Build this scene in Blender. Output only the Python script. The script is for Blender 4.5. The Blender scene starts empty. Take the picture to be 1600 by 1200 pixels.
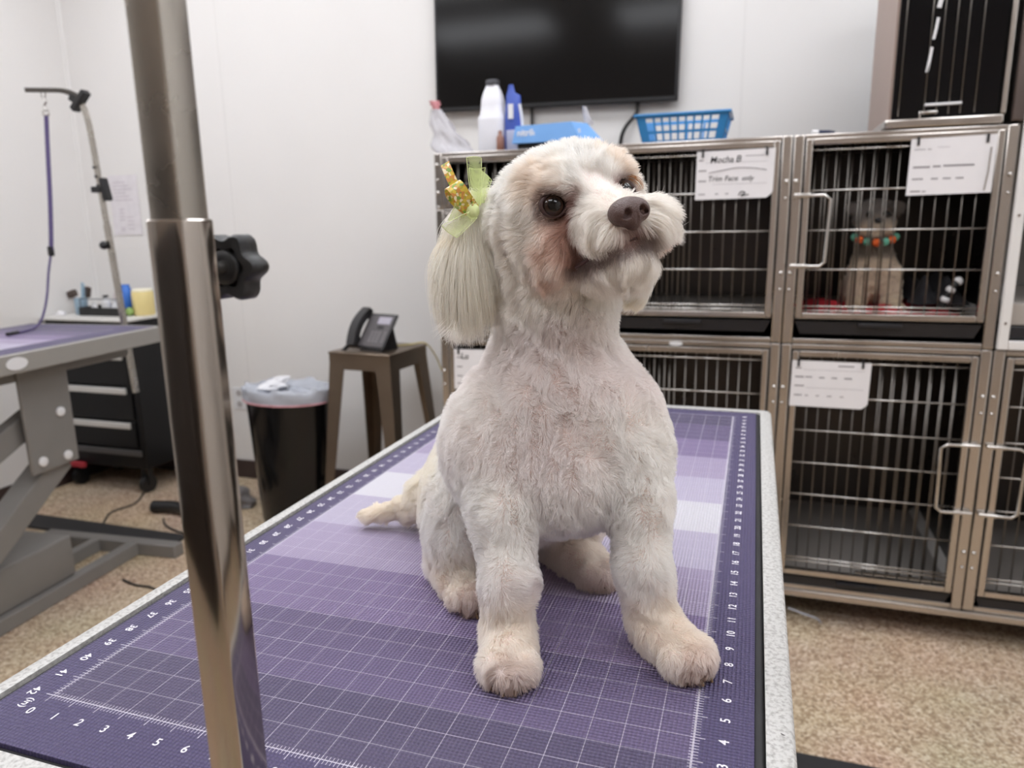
import bpy, bmesh, math, random
import numpy as np
from mathutils import Vector, Matrix, Euler
random.seed(7); np.random.seed(7)
scene = bpy.context.scene
COL = scene.collection
PI = math.pi
IN = 0.0254
FLOOR = -0.95          # heights are measured from the table mat; everything is lifted by 0.95 at the end
# ------------------------------------------------------------------ camera, exposure, lights
cam_d = bpy.data.cameras.new('camera'); cam = bpy.data.objects.new('camera', cam_d); COL.objects.link(cam)
cam_d.sensor_width = 36; cam_d.lens = 25.685; cam_d.clip_start = 0.02
_R = ((.95, .311, -.016), (.05, -.205, -.977), (-.307, .928, -.211))
_R = ((0.950276, 0.310985, -0.016269), (0.050423, -0.205211, -0.977418), (-0.307301, 0.927996, -0.210688))
cam.matrix_world = Matrix(((_R[0][0], -_R[1][0], -_R[2][0], 0.53305), (_R[0][1], -_R[1][1], -_R[2][1], -0.39001),
                           (_R[0][2], -_R[1][2], -_R[2][2], 0.37268), (0, 0, 0, 1)))
cam_d.dof.use_dof = True; cam_d.dof.focus_distance = 0.60; cam_d.dof.aperture_fstop = 7.5
scene.camera = cam
w = bpy.data.worlds.new('room_air'); scene.world = w; w.use_nodes = True
w.node_tree.nodes['Background'].inputs[0].default_value = (.9, .95, 1, 1); w.node_tree.nodes['Background'].inputs[1].default_value = .05
vs = scene.view_settings
vs.view_transform = 'Standard'; vs.look = 'None'; vs.gamma = 1; vs.exposure = 0.0; vs.use_curve_mapping = False
LIGHT_STRENGTH = 8.0
scene.cycles.max_bounces = 16; scene.cycles.diffuse_bounces = 8; scene.cycles.transmission_bounces = 8

# ------------------------------------------------------------------ materials
def srgb(r, g, b):
    f = lambda c: (c / 255 / 12.92) if c / 255 <= .04045 else ((c / 255 + .055) / 1.055) ** 2.4
    return (f(r), f(g), f(b), 1)
def nodes_of(name):
    m = bpy.data.materials.new(name); m.use_nodes = True
    nt = m.node_tree; return m, nt, nt.nodes['Principled BSDF']
def N(nt, t, **kw):
    n = nt.nodes.new(t)
    for k, v in kw.items():
        if isinstance(k, str) and k.startswith('i_'):
            n.inputs[k[2:].replace('_', ' ')].default_value = v
        else: setattr(n, k, v)
    return n
def mat(name, rgb, rough=.5, metal=0, var=.12, scale=30, bump=0, bscale=None, spec=.5, alpha=1, trans=0, aniso=None, rvar=0, emit=None, coat=0):
    """plain surface with a little uneven colour, roughness and relief"""
    m, nt, b = nodes_of(name); L = nt.links
    tc = N(nt, 'ShaderNodeTexCoord')
    src = tc.outputs['Object']
    if aniso:
        mp = N(nt, 'ShaderNodeMapping'); mp.inputs['Scale'].default_value = aniso; L.new(src, mp.inputs[0]); src = mp.outputs[0]
    nz = N(nt, 'ShaderNodeTexNoise'); nz.inputs['Scale'].default_value = scale; nz.inputs['Detail'].default_value = 4; L.new(src, nz.inputs['Vector'])
    c = srgb(*rgb)
    mx = N(nt, 'ShaderNodeMix', data_type='RGBA')
    mx.inputs[6].default_value = tuple(max(0, v * (1 - var)) for v in c[:3]) + (1,)
    mx.inputs[7].default_value = tuple(min(1, v * (1 + var)) for v in c[:3]) + (1,)
    L.new(nz.outputs['Fac'], mx.inputs[0]); L.new(mx.outputs[2], b.inputs['Base Color'])
    b.inputs['Metallic'].default_value = metal; b.inputs['Roughness'].default_value = rough
    b.inputs['Specular IOR Level'].default_value = spec
    if rvar:
        mr = N(nt, 'ShaderNodeMapRange'); mr.inputs[3].default_value = max(0.02, rough - rvar); mr.inputs[4].default_value = rough + rvar
        L.new(nz.outputs['Fac'], mr.inputs[0]); L.new(mr.outputs[0], b.inputs['Roughness'])
    if bump:
        nb = N(nt, 'ShaderNodeTexNoise'); nb.inputs['Scale'].default_value = bscale or scale; nb.inputs['Detail'].default_value = 3; L.new(src, nb.inputs['Vector'])
        bp = N(nt, 'ShaderNodeBump'); bp.inputs['Strength'].default_value = bump; bp.inputs['Distance'].default_value = .002
        L.new(nb.outputs['Fac'], bp.inputs['Height']); L.new(bp.outputs[0], b.inputs['Normal'])
    b.inputs['Alpha'].default_value = alpha; b.inputs['Transmission Weight'].default_value = trans
    b.inputs['Coat Weight'].default_value = coat
    if emit:
        b.inputs['Emission Color'].default_value = srgb(*emit[0]); b.inputs['Emission Strength'].default_value = emit[1]
    return m

# ------------------------------------------------------------------ mesh helpers
ORG = {}
class MB:
    """collects shapes and links them as one mesh object"""
    def __init__(s): s.bm = bmesh.new(); s.ang = 60
    def _add(s, vs_, fs):
        v = [s.bm.verts.new(p) for p in vs_]
        for f in fs:
            try: s.bm.faces.new([v[i] for i in f])
            except ValueError: pass
        return v
    def box(s, a, b, bev=0, M=None, seg=2):
        s.ang = 20; a, b = Vector(a), Vector(b)
        vs_ = [Vector((x, y, z)) for z in (a.z, b.z) for y in (a.y, b.y) for x in (a.x, b.x)]
        if M: vs_ = [M @ v for v in vs_]
        bm2 = bmesh.new(); v = [bm2.verts.new(p) for p in vs_]
        for f in ((0, 2, 3, 1), (4, 5, 7, 6), (0, 1, 5, 4), (2, 6, 7, 3), (0, 4, 6, 2), (1, 3, 7, 5)): bm2.faces.new([v[i] for i in f])
        if bev: bmesh.ops.bevel(bm2, geom=bm2.edges[:], offset=bev, segments=seg, affect='EDGES', profile=.5)
        s.merge(bm2); return s
    def merge(s, bm2):
        bmesh.ops.recalc_face_normals(bm2, faces=bm2.faces[:])
        me = bpy.data.meshes.new('tmp'); bm2.to_mesh(me); bm2.free(); s.bm.from_mesh(me); bpy.data.meshes.remove(me)
    def cyl(s, p0, p1, r, r1=None, seg=16, caps=True):
        p0, p1 = Vector(p0), Vector(p1); r1 = r if r1 is None else r1
        d = (p1 - p0).normalized(); u = d.orthogonal().normalized(); w_ = d.cross(u)
        ring = lambda p, rr: [p + (u * math.cos(2 * PI * i / seg) + w_ * math.sin(2 * PI * i / seg)) * rr for i in range(seg)]
        f = [(i, (i + 1) % seg, seg + (i + 1) % seg, seg + i) for i in range(seg)]
        if caps: f += [tuple(range(seg))[::-1], tuple(range(seg, 2 * seg))]
        s._add(ring(p0, r) + ring(p1, r1), f); return s
    def tube(s, pts, r, seg=8, flat=None, caps=True):
        """sweep along a path; r number or list; flat=(width,height,up) sweeps a strap"""
        pts = [Vector(p) for p in pts]; n = len(pts); rr = r if isinstance(r, (list, tuple)) else [r] * n
        vs_, f = [], []; u = None
        for i, p in enumerate(pts):
            d = (pts[min(i + 1, n - 1)] - pts[max(i - 1, 0)]).normalized()
            if u is None: u = d.orthogonal().normalized() if flat is None else (Vector(flat[2]) - d * d.dot(Vector(flat[2]))).normalized()
            else: u = (u - d * d.dot(u)).normalized()
            w_ = d.cross(u)
            if flat is None: vs_ += [p + (u * math.cos(2 * PI * k / seg) + w_ * math.sin(2 * PI * k / seg)) * rr[i] for k in range(seg)]
            else:
                a, b = flat[0] / 2, flat[1] / 2
                vs_ += [p + w_ * a + u * b, p - w_ * a + u * b, p - w_ * a - u * b, p + w_ * a - u * b]
        if flat is not None: seg = 4
        for i in range(n - 1): f += [(i * seg + k, i * seg + (k + 1) % seg, (i + 1) * seg + (k + 1) % seg, (i + 1) * seg + k) for k in range(seg)]
        if caps: f += [tuple(range(seg))[::-1], tuple(range((n - 1) * seg, n * seg))]
        s._add(vs_, f); return s
    def lathe(s, prof, c=(0, 0, 0), seg=24, M=None, sx=1, sy=1, sq=0):
        sqf = lambda a: 1 if not sq else (abs(math.cos(a)) ** sq + abs(math.sin(a)) ** sq) ** (-1 / sq)
        vs_ = [Vector((c[0] + r * sqf(2 * PI * k / seg) * math.cos(2 * PI * k / seg) * sx, c[1] + r * sqf(2 * PI * k / seg) * math.sin(2 * PI * k / seg) * sy, c[2] + z)) for r, z in prof for k in range(seg)]
        if M: vs_ = [M @ v for v in vs_]
        f = [(i * seg + k, i * seg + (k + 1) % seg, (i + 1) * seg + (k + 1) % seg, (i + 1) * seg + k) for i in range(len(prof) - 1) for k in range(seg)]
        f += [tuple(range(seg))[::-1], tuple(range((len(prof) - 1) * seg, len(prof) * seg))]
        s._add(vs_, f); return s
    def prism(s, poly, h0, h1, M=None):
        n = len(poly); vs_ = [Vector((x, y, h)) for h in (h0, h1) for x, y in poly]
        if M: vs_ = [M @ v for v in vs_]
        s._add(vs_, [(i, (i + 1) % n, n + (i + 1) % n, n + i) for i in range(n)] + [tuple(range(n))[::-1], tuple(range(n, 2 * n))]); return s
    def ball(s, c, r, seg=16, rings=10, M=None):
        r = (r, r, r) if not isinstance(r, (list, tuple)) else r
        bm2 = bmesh.new(); bmesh.ops.create_uvsphere(bm2, u_segments=seg, v_segments=rings, radius=1)
        for v in bm2.verts:
            v.co = Vector((v.co.x * r[0], v.co.y * r[1], v.co.z * r[2]))
            if M: v.co = M @ v.co
            v.co += Vector(c)
        s.merge(bm2); return s
    def grid(s, pts, thick=0):
        """pts[i][j] sheet; given a thickness it becomes a closed slab"""
        n, m = len(pts), len(pts[0]); bm2 = bmesh.new()
        v = [[bm2.verts.new(p) for p in row] for row in pts]
        for i in range(n - 1):
            for j in range(m - 1): bm2.faces.new((v[i][j], v[i + 1][j], v[i + 1][j + 1], v[i][j + 1]))
        if thick:
            bmesh.ops.recalc_face_normals(bm2, faces=bm2.faces[:])
            bmesh.ops.solidify(bm2, geom=bm2.faces[:], thickness=thick)
        s.merge(bm2); return s
    def build(s, name, m, parent=None, smooth=None, **props):
        smooth = s.ang if smooth is None else smooth
        bmesh.ops.recalc_face_normals(s.bm, faces=s.bm.faces[:])
        off = ORG.get(parent.as_pointer() if parent else 0, Vector())
        if parent: bmesh.ops.translate(s.bm, vec=-off, verts=s.bm.verts[:])
        me = bpy.data.meshes.new(name); s.bm.to_mesh(me); s.bm.free()
        return link_mesh(name, me, m, parent, smooth, **props)
def link_mesh(name, me, m, parent=None, smooth=38, **props):
    for mm in (m if isinstance(m, (list, tuple)) else [m]): me.materials.append(mm)
    if smooth:
        me.polygons.foreach_set('use_smooth', [True] * len(me.polygons))
        try: me.set_sharp_from_angle(angle=math.radians(smooth))
        except Exception: pass
    o = bpy.data.objects.new(name, me); COL.objects.link(o)
    if parent: o.parent = parent; ORG[o.as_pointer()] = ORG.get(parent.as_pointer(), Vector())
    for k, v in props.items(): o[k] = v
    return o
def thing(name, label, cat, loc=(0, 0, 0), rz=0, group=None, world=True):
    o = bpy.data.objects.new(name, None); COL.objects.link(o); o.empty_display_size = .05
    o.location = loc; o.rotation_euler = (0, 0, rz); o['label'] = label; o['category'] = cat
    if group: o['group'] = group
    ORG[o.as_pointer()] = Vector(loc) if world else Vector()
    return o
def tag(o, label, cat, group=None):
    o['label'] = label; o['category'] = cat
    if group: o['group'] = group
    return o
def share(name, src, loc, parent, rot=None):
    """another piece that shares the mesh of src"""
    o = src.copy(); o.name = name; COL.objects.link(o); o.parent = parent; o.location = loc
    if rot: o.rotation_euler = rot
    ORG[o.as_pointer()] = ORG.get(parent.as_pointer(), Vector()); return o
_font = {}
def text_polys(body, size, M, depth=0, bold=0, shear=0, align='LEFT'):
    """lettering turned into a bmesh, laid out by matrix M"""
    cu = bpy.data.curves.new('t', 'FONT'); cu.body = body; cu.size = size; cu.offset = bold; cu.shear = shear; cu.align_x = align; cu.extrude = depth; cu.resolution_u = 3
    ob = bpy.data.objects.new('t', cu); COL.objects.link(ob)
    dg = bpy.context.evaluated_depsgraph_get(); me = bpy.data.meshes.new_from_object(ob.evaluated_get(dg))
    bm2 = bmesh.new(); bm2.from_mesh(me); bm2.transform(M)
    bpy.data.objects.remove(ob); bpy.data.meshes.remove(me); bpy.data.curves.remove(cu)
    return bm2
def add_text(mb, *a, **k):
    bm2 = text_polys(*a, **k); me = bpy.data.meshes.new('tmp'); bm2.to_mesh(me); bm2.free(); mb.bm.from_mesh(me); bpy.data.meshes.remove(me)
def bez(p0, p1, p2, p3, n=12):
    p0, p1, p2, p3 = map(Vector, (p0, p1, p2, p3))
    return [p0 * (1 - t) ** 3 + p1 * 3 * t * (1 - t) ** 2 + p2 * 3 * t * t * (1 - t) + p3 * t ** 3 for t in [i / n for i in range(n + 1)]]
def smoothpath(pts, n=6):
    pts = [Vector(p) for p in pts]; out = []
    P = [pts[0]] + pts + [pts[-1]]
    for i in range(1, len(P) - 2):
        for k in range(n):
            t = k / n; a, b, c, d = P[i - 1], P[i], P[i + 1], P[i + 2]
            out.append(.5 * ((2 * b) + (c - a) * t + (2 * a - 5 * b + 4 * c - d) * t * t + (3 * b - a - 3 * c + d) * t ** 3))
    return out + [pts[-1]]

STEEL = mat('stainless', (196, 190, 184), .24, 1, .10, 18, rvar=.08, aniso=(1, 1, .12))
STEEL_SHADED = mat('stainless_shaded', (72, 68, 66), .30, 1, .15, 9, rvar=.08)  # darker copy of the stainless: shade inside the cages put into the colour
CHROME = mat('bright_wire', (205, 202, 198), .22, 1, .05, 40)
BLACK_PL = mat('black_plastic', (24, 24, 26), .42, 0, .2, 60, bump=.15, bscale=300)
WHITE_PL = mat('white_plastic', (226, 226, 228), .4, 0, .04, 20)
PAPER = mat('paper', (232, 230, 232), .8, 0, .03, 25)
INK = mat('ink', (38, 36, 40), .8, 0, .1, 80)
INK_GREY = mat('faded_print', (140, 136, 140), .8, 0, .1, 80)
# ------------------------------------------------------------------ the room
WALL = mat('wall_panel', (230, 228, 226), .36, 0, .025, 3, bump=.10, bscale=120)
SEAM = mat('seam_strip', (226, 224, 222), .35, 0, .02, 10)
BASEB = mat('vinyl_baseboard', (58, 44, 42), .5, 0, .1, 20)
CEIL = mat('ceiling_tile', (236, 236, 234), .9, 0, .06, 60, bump=.5, bscale=90)
def floor_material():
    m, nt, b = nodes_of('pebble_floor'); L = nt.links
    tc = N(nt, 'ShaderNodeTexCoord')
    vo = N(nt, 'ShaderNodeTexVoronoi'); vo.inputs['Scale'].default_value = 150; L.new(tc.outputs['Object'], vo.inputs['Vector'])
    nz = N(nt, 'ShaderNodeTexNoise'); nz.inputs['Scale'].default_value = 70; nz.inputs['Detail'].default_value = 3; L.new(tc.outputs['Object'], nz.inputs['Vector'])
    n2 = N(nt, 'ShaderNodeTexNoise'); n2.inputs['Scale'].default_value = 2.5; L.new(tc.outputs['Object'], n2.inputs['Vector'])
    sep = N(nt, 'ShaderNodeSeparateColor'); L.new(vo.outputs['Color'], sep.inputs[0])
    ad = N(nt, 'ShaderNodeMath', operation='MULTIPLY_ADD'); ad.inputs[1].default_value = .55; L.new(sep.outputs[0], ad.inputs[0])
    sc = N(nt, 'ShaderNodeMath', operation='MULTIPLY'); sc.inputs[1].default_value = .55; L.new(nz.outputs['Fac'], sc.inputs[0]); L.new(sc.outputs[0], ad.inputs[2])
    r = N(nt, 'ShaderNodeValToRGB'); L.new(ad.outputs[0], r.inputs[0])
    el = r.color_ramp.elements
    el[0].position = .12; el[0].color = srgb(112, 90, 70); el[1].position = .9; el[1].color = srgb(238, 222, 200)
    e = el.new(.36); e.color = srgb(168, 142, 116); e = el.new(.62); e.color = srgb(205, 182, 154)
    mx = N(nt, 'ShaderNodeMix', data_type='RGBA', blend_type='MULTIPLY'); mx.inputs[0].default_value = .25
    L.new(r.outputs[0], mx.inputs[6]); L.new(n2.outputs['Color'], mx.inputs[7]); L.new(mx.outputs[2], b.inputs['Base Color'])
    b.inputs['Roughness'].default_value = .6
    bp = N(nt, 'ShaderNodeBump'); bp.inputs['Strength'].default_value = .6; bp.inputs['Distance'].default_value = .004
    L.new(vo.outputs['Distance'], bp.inputs['Height']); bp.invert = True; L.new(bp.outputs[0], b.inputs['Normal'])
    return m
FLOORM = floor_material()
XL, XR, YB, YF, ZC = -2.95, 2.7, 2.78, -2.6, 2.15
def struct(name, mb, m, parent=None, **k): o = mb.build(name, m, parent, **k); o['kind'] = 'structure'; return o
struct('floor', MB().box((XL - .1, YF - .1, FLOOR - .06), (XR + .1, YB + .1, FLOOR)), FLOORM)
struct('ceiling', MB().box((XL - .1, YF - .1, ZC), (XR + .1, YB + .1, ZC + .06)), CEIL)
wb = struct('wall_back', MB().box((XL - .1, YB + .008, FLOOR), (XR + .1, YB + .1, ZC)), WALL)
seams = [XL, -1.985, -.77, .45, 1.67, XR]
for a, b in zip(seams[:-1], seams[1:]):
    MB().box((a + .003, YB, FLOOR + .098), (b - .003, YB + .008, ZC), .002).build('panel', WALL, wb)
for a in seams[1:-1]:
    MB().box((a - .006, YB - .0012, FLOOR + .098), (a + .006, YB + .001, ZC)).build('seam_strip', SEAM, wb)
wl = struct('wall_left', MB().box((XL - .1, YF - .1, FLOOR), (XL - .008, YB + .1, ZC)), WALL)
ys = [YF, -1.2, .02, 1.24, YB]
for a, b in zip(ys[:-1], ys[1:]):
    MB().box((XL - .008, a + .003, FLOOR + .098), (XL, b - .003, ZC), .002).build('panel', WALL, wl)
for a in ys[1:-1]:
    MB().box((XL - .001, a - .006, FLOOR + .098), (XL + .0012, a + .006, ZC)).build('seam_strip', SEAM, wl)
struct('wall_right', MB().box((XR, YF - .1, FLOOR), (XR + .1, YB + .1, ZC)), WALL)
struct('wall_front', MB().box((XL - .1, YF - .1, FLOOR), (XR + .1, YF, ZC)), mat('taupe_wall', (168, 156, 146), .6, 0, .05, 4))
struct('trim_1', MB().prism([(XL, YB), (XL + .016, YB), (XL + .010, YB - .010), (XL, YB - .016)], FLOOR + .1, ZC), SEAM)
sh = thing('reflection_cabinet', 'tall dark unseen cabinet added behind the camera to darken reflections in the post', 'cabinet', (-1.9, YF + .25, FLOOR))  # unseen cabinet, added so the steel post has something dark to reflect
DKW = mat('reflection_cabinet_laminate', (38, 32, 30), .4, 0, .15, 8)
MB().box((-2.85, YF + .02, FLOOR), (-.95, YF + .44, FLOOR + 1.9), .006).build('reflection_carcass', DKW, sh)
for k_ in range(3):
    d_ = MB().box((-2.84 + .627 * k_, YF + .442, FLOOR + .06), (-2.84 + .627 * k_ + .62, YF + .462, FLOOR + 1.88), .004).build('door', DKW, sh)  # door of the added, unseen cabinet
    MB().cyl((-2.30 + .627 * k_, YF + .48, FLOOR + .9), (-2.30 + .627 * k_, YF + .48, FLOOR + 1.1), .007).build('handle', CHROME, d_)
struct('baseboard_back', MB().box((XL, YB - .012, FLOOR), (XR, YB, FLOOR + .1), .003), BASEB)
struct('baseboard_left', MB().box((XL, YF, FLOOR), (XL + .012, YB - .012, FLOOR + .1), .003), BASEB)
struct('baseboard_right', MB().box((XR - .012, YF, FLOOR), (XR, YB - .012, FLOOR + .1), .003), BASEB)
# ceiling lights: shallow troffers with glowing diffusers
LAMP = mat('lamp_diffuser', (255, 252, 246), .6, emit=((246, 249, 255), LIGHT_STRENGTH))
LFRAME = mat('lamp_frame', (240, 240, 240), .4)
lights = []
for i, x in enumerate((-1.9, -.1, 1.75)):
    for j, y in enumerate((1.85, .45, -1.0)):
        cols = ('left', 'middle', 'right')[i]; rows = ('by the back wall', 'above the dog', 'behind the photographer')[j]
        t = thing('ceiling_light', f'white rectangular ceiling light panel, {cols} column, {rows}', 'light', (x, y, ZC), group='ceiling light panels')
        MB().box((x - .62, y - .32, ZC - .012), (x + .62, y + .32, ZC), .003).build('frame', LFRAME, t)
        MB().box((x - .585, y - .285, ZC - .016), (x + .585, y + .285, ZC - .0125)).build('diffuser', LAMP, t)
# ------------------------------------------------------------------ grooming tables
def mat_material():
    """purple printed mat: four-inch bands, inch grid, inch rulers, embossed weave (Object coordinates, metres from the ruler's zero)"""
    m, nt, b = nodes_of('printed_mat'); L = nt.links
    tc = N(nt, 'ShaderNodeTexCoord'); sp = N(nt, 'ShaderNodeSeparateXYZ'); L.new(tc.outputs['Object'], sp.inputs[0])
    def mth(op, a, c=None, d=None):
        n = N(nt, 'ShaderNodeMath', operation=op)
        for i, v in enumerate((a, c, d)):
            if v is None: continue
            if isinstance(v, (int, float)): n.inputs[i].default_value = v
            else: L.new(v, n.inputs[i])
        return n.outputs[0]
    u = mth('DIVIDE', sp.outputs[0], IN); v = mth('DIVIDE', sp.outputs[1], IN)
    # band index from the centre: 0 light in the middle .. 5 at both ends
    d = mth('ABSOLUTE', mth('SUBTRACT', v, 21)); idx = mth('FLOOR', mth('DIVIDE', mth('ADD', d, 2), 4))
    ramp = N(nt, 'ShaderNodeValToRGB'); ramp.color_ramp.interpolation = 'CONSTANT'; L.new(mth('DIVIDE', mth('ADD', idx, .5), 6), ramp.inputs[0])
    cols = [(233, 231, 240), (202, 194, 218), (180, 167, 198), (144, 128, 168), (116, 104, 140), (98, 90, 120)]
    el = ramp.color_ramp.elements
    el[0].position = 0; el[0].color = srgb(*cols[0]); el[1].position = 1 / 6; el[1].color = srgb(*cols[1])
    for i in range(2, 6): e = el.new(i / 6); e.color = srgb(*cols[i])
    # lengthwise stripes: every other four-inch strip a touch paler, like a plaid
    inside = mth('MULTIPLY', mth('MULTIPLY', mth('GREATER_THAN', u, 0), mth('LESS_THAN', u, 20)), mth('MULTIPLY', mth('GREATER_THAN', v, 0), mth('LESS_THAN', v, 42)))
    mx = N(nt, 'ShaderNodeMix', data_type='RGBA'); mx.inputs[6].default_value = srgb(93, 85, 122); L.new(inside, mx.inputs[0]); L.new(ramp.outputs[0], mx.inputs[7])
    # grid lines
    def line(c, hw): return mth('LESS_THAN', mth('ABSOLUTE', mth('SUBTRACT', c, mth('ROUND', c))), hw)
    g = mth('MAXIMUM', line(u, .012), line(v, .012))
    box2 = mth('MULTIPLY', mth('MULTIPLY', mth('GREATER_THAN', u, -.02), mth('LESS_THAN', u, 20.02)), mth('MULTIPLY', mth('GREATER_THAN', v, -.02), mth('LESS_THAN', v, 42.02)))
    g = mth('MULTIPLY', g, box2); g = mth('MULTIPLY', g, .6)
    # ruler edge lines and ticks (sixteenths on the front ruler, eighths along the sides)
    def near(c, c0, hw): return mth('LESS_THAN', mth('ABSOLUTE', mth('SUBTRACT', c, c0)), hw)
    def band(c, lo, hi): return mth('MULTIPLY', mth('GREATER_THAN', c, lo), mth('LESS_THAN', c, hi))
    def tick(c, per, hw): s_ = mth('MULTIPLY', c, per); return mth('LESS_THAN', mth('ABSOLUTE', mth('SUBTRACT', s_, mth('ROUND', s_))), hw * per)
    iu, iv = band(u, -.02, 20.02), band(v, -.02, 42.02)
    e = mth('MAXIMUM', mth('MULTIPLY', mth('MAXIMUM', near(u, 0, .018), near(u, 20, .03)), iv), mth('MULTIPLY', mth('MAXIMUM', near(v, 0, .018), near(v, 42, .03)), iu))
    tk = mth('MULTIPLY', iu, mth('MAXIMUM', mth('MULTIPLY', tick(u, 8, .012), band(v, -.16, .16)), mth('MULTIPLY', tick(u, 1, .016), band(v, -.32, .16))))
    tr = mth('MULTIPLY', iv, mth('MAXIMUM', mth('MULTIPLY', tick(v, 8, .014), band(u, 19.9, 20.17)), mth('MULTIPLY', tick(v, 1, .018), band(u, 19.9, 20.32))))
    tl = mth('MULTIPLY', iv, mth('MAXIMUM', mth('MULTIPLY', tick(v, 8, .014), band(u, -.15, .1)), mth('MULTIPLY', tick(v, 1, .018), band(u, -.3, .1))))
    al = mth('MAXIMUM', mth('MAXIMUM', g, mth('MULTIPLY', e, .85)), mth('MULTIPLY', mth('MAXIMUM', tk, mth('MAXIMUM', tr, tl)), .85))
    mw = N(nt, 'ShaderNodeMix', data_type='RGBA'); mw.inputs[7].default_value = srgb(236, 230, 244); L.new(al, mw.inputs[0]); L.new(mx.outputs[2], mw.inputs[6])
    # embossed weave
    def wave(c, per): return mth('SINE', mth('MULTIPLY', c, 2 * PI / per))
    wv = mth('MULTIPLY', wave(mth('ADD', u, v), .27), wave(mth('SUBTRACT', u, v), .27))
    shade = N(nt, 'ShaderNodeMix', data_type='RGBA', blend_type='MULTIPLY'); shade.inputs[0].default_value = 1
    tn = mth('MULTIPLY_ADD', wv, .17, .90); cb = N(nt, 'ShaderNodeCombineColor'); [L.new(tn, cb.inputs[i]) for i in range(3)]
    L.new(mw.outputs[2], shade.inputs[6]); L.new(cb.outputs[0], shade.inputs[7]); L.new(shade.outputs[2], b.inputs['Base Color'])
    bp = N(nt, 'ShaderNodeBump'); bp.inputs['Strength'].default_value = .8; bp.inputs['Distance'].default_value = .0016
    L.new(wv, bp.inputs['Height']); L.new(bp.outputs[0], b.inputs['Normal'])
    b.inputs['Roughness'].default_value = .42; b.inputs['Specular IOR Level'].default_value = .5
    return m
MATM = mat_material()
PRINT = mat('mat_print', (240, 236, 246), .6)
def hammered():
    m, nt, b = nodes_of('hammered_paint'); L = nt.links
    tc = N(nt, 'ShaderNodeTexCoord')
    nz = N(nt, 'ShaderNodeTexNoise'); nz.inputs['Scale'].default_value = 260; nz.inputs['Detail'].default_value = 4; L.new(tc.outputs['Object'], nz.inputs['Vector'])
    ch = N(nt, 'ShaderNodeTexVoronoi'); ch.inputs['Scale'].default_value = 55; L.new(tc.outputs['Object'], ch.inputs['Vector'])
    n3 = N(nt, 'ShaderNodeTexNoise'); n3.inputs['Scale'].default_value = 14; L.new(tc.outputs['Object'], n3.inputs['Vector'])
    r = N(nt, 'ShaderNodeValToRGB'); r.color_ramp.elements[0].position = .33; r.color_ramp.elements[0].color = srgb(160, 158, 155); r.color_ramp.elements[1].position = .55; r.color_ramp.elements[1].color = srgb(198, 197, 194); L.new(nz.outputs['Fac'], r.inputs[0])
    lt = N(nt, 'ShaderNodeMath', operation='LESS_THAN'); lt.inputs[1].default_value = .13; L.new(ch.outputs['Distance'], lt.inputs[0])
    gt = N(nt, 'ShaderNodeMath', operation='GREATER_THAN'); gt.inputs[1].default_value = .60; L.new(n3.outputs['Fac'], gt.inputs[0])
    mu = N(nt, 'ShaderNodeMath', operation='MULTIPLY'); L.new(lt.outputs[0], mu.inputs[0]); L.new(gt.outputs[0], mu.inputs[1])
    mx = N(nt, 'ShaderNodeMix', data_type='RGBA'); mx.inputs[7].default_value = srgb(70, 66, 66); L.new(mu.outputs[0], mx.inputs[0]); L.new(r.outputs[0], mx.inputs[6]); L.new(mx.outputs[2], b.inputs['Base Color'])
    bp = N(nt, 'ShaderNodeBump'); bp.inputs['Strength'].default_value = .5; bp.inputs['Distance'].default_value = .0015; L.new(nz.outputs['Fac'], bp.inputs['Height']); L.new(bp.outputs[0], b.inputs['Normal'])
    b.inputs['Roughness'].default_value = .45
    return m
HAMMER = hammered()
GREYP = mat('grey_paint', (128, 125, 122), .48, 0, .06, 14, bump=.1, bscale=200)
GREYL = mat('grey_side', (150, 147, 142), .5, 0, .05, 14)
RUBBER = mat('rubber_edge', (34, 33, 35), .55, 0, .2, 40)
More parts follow.
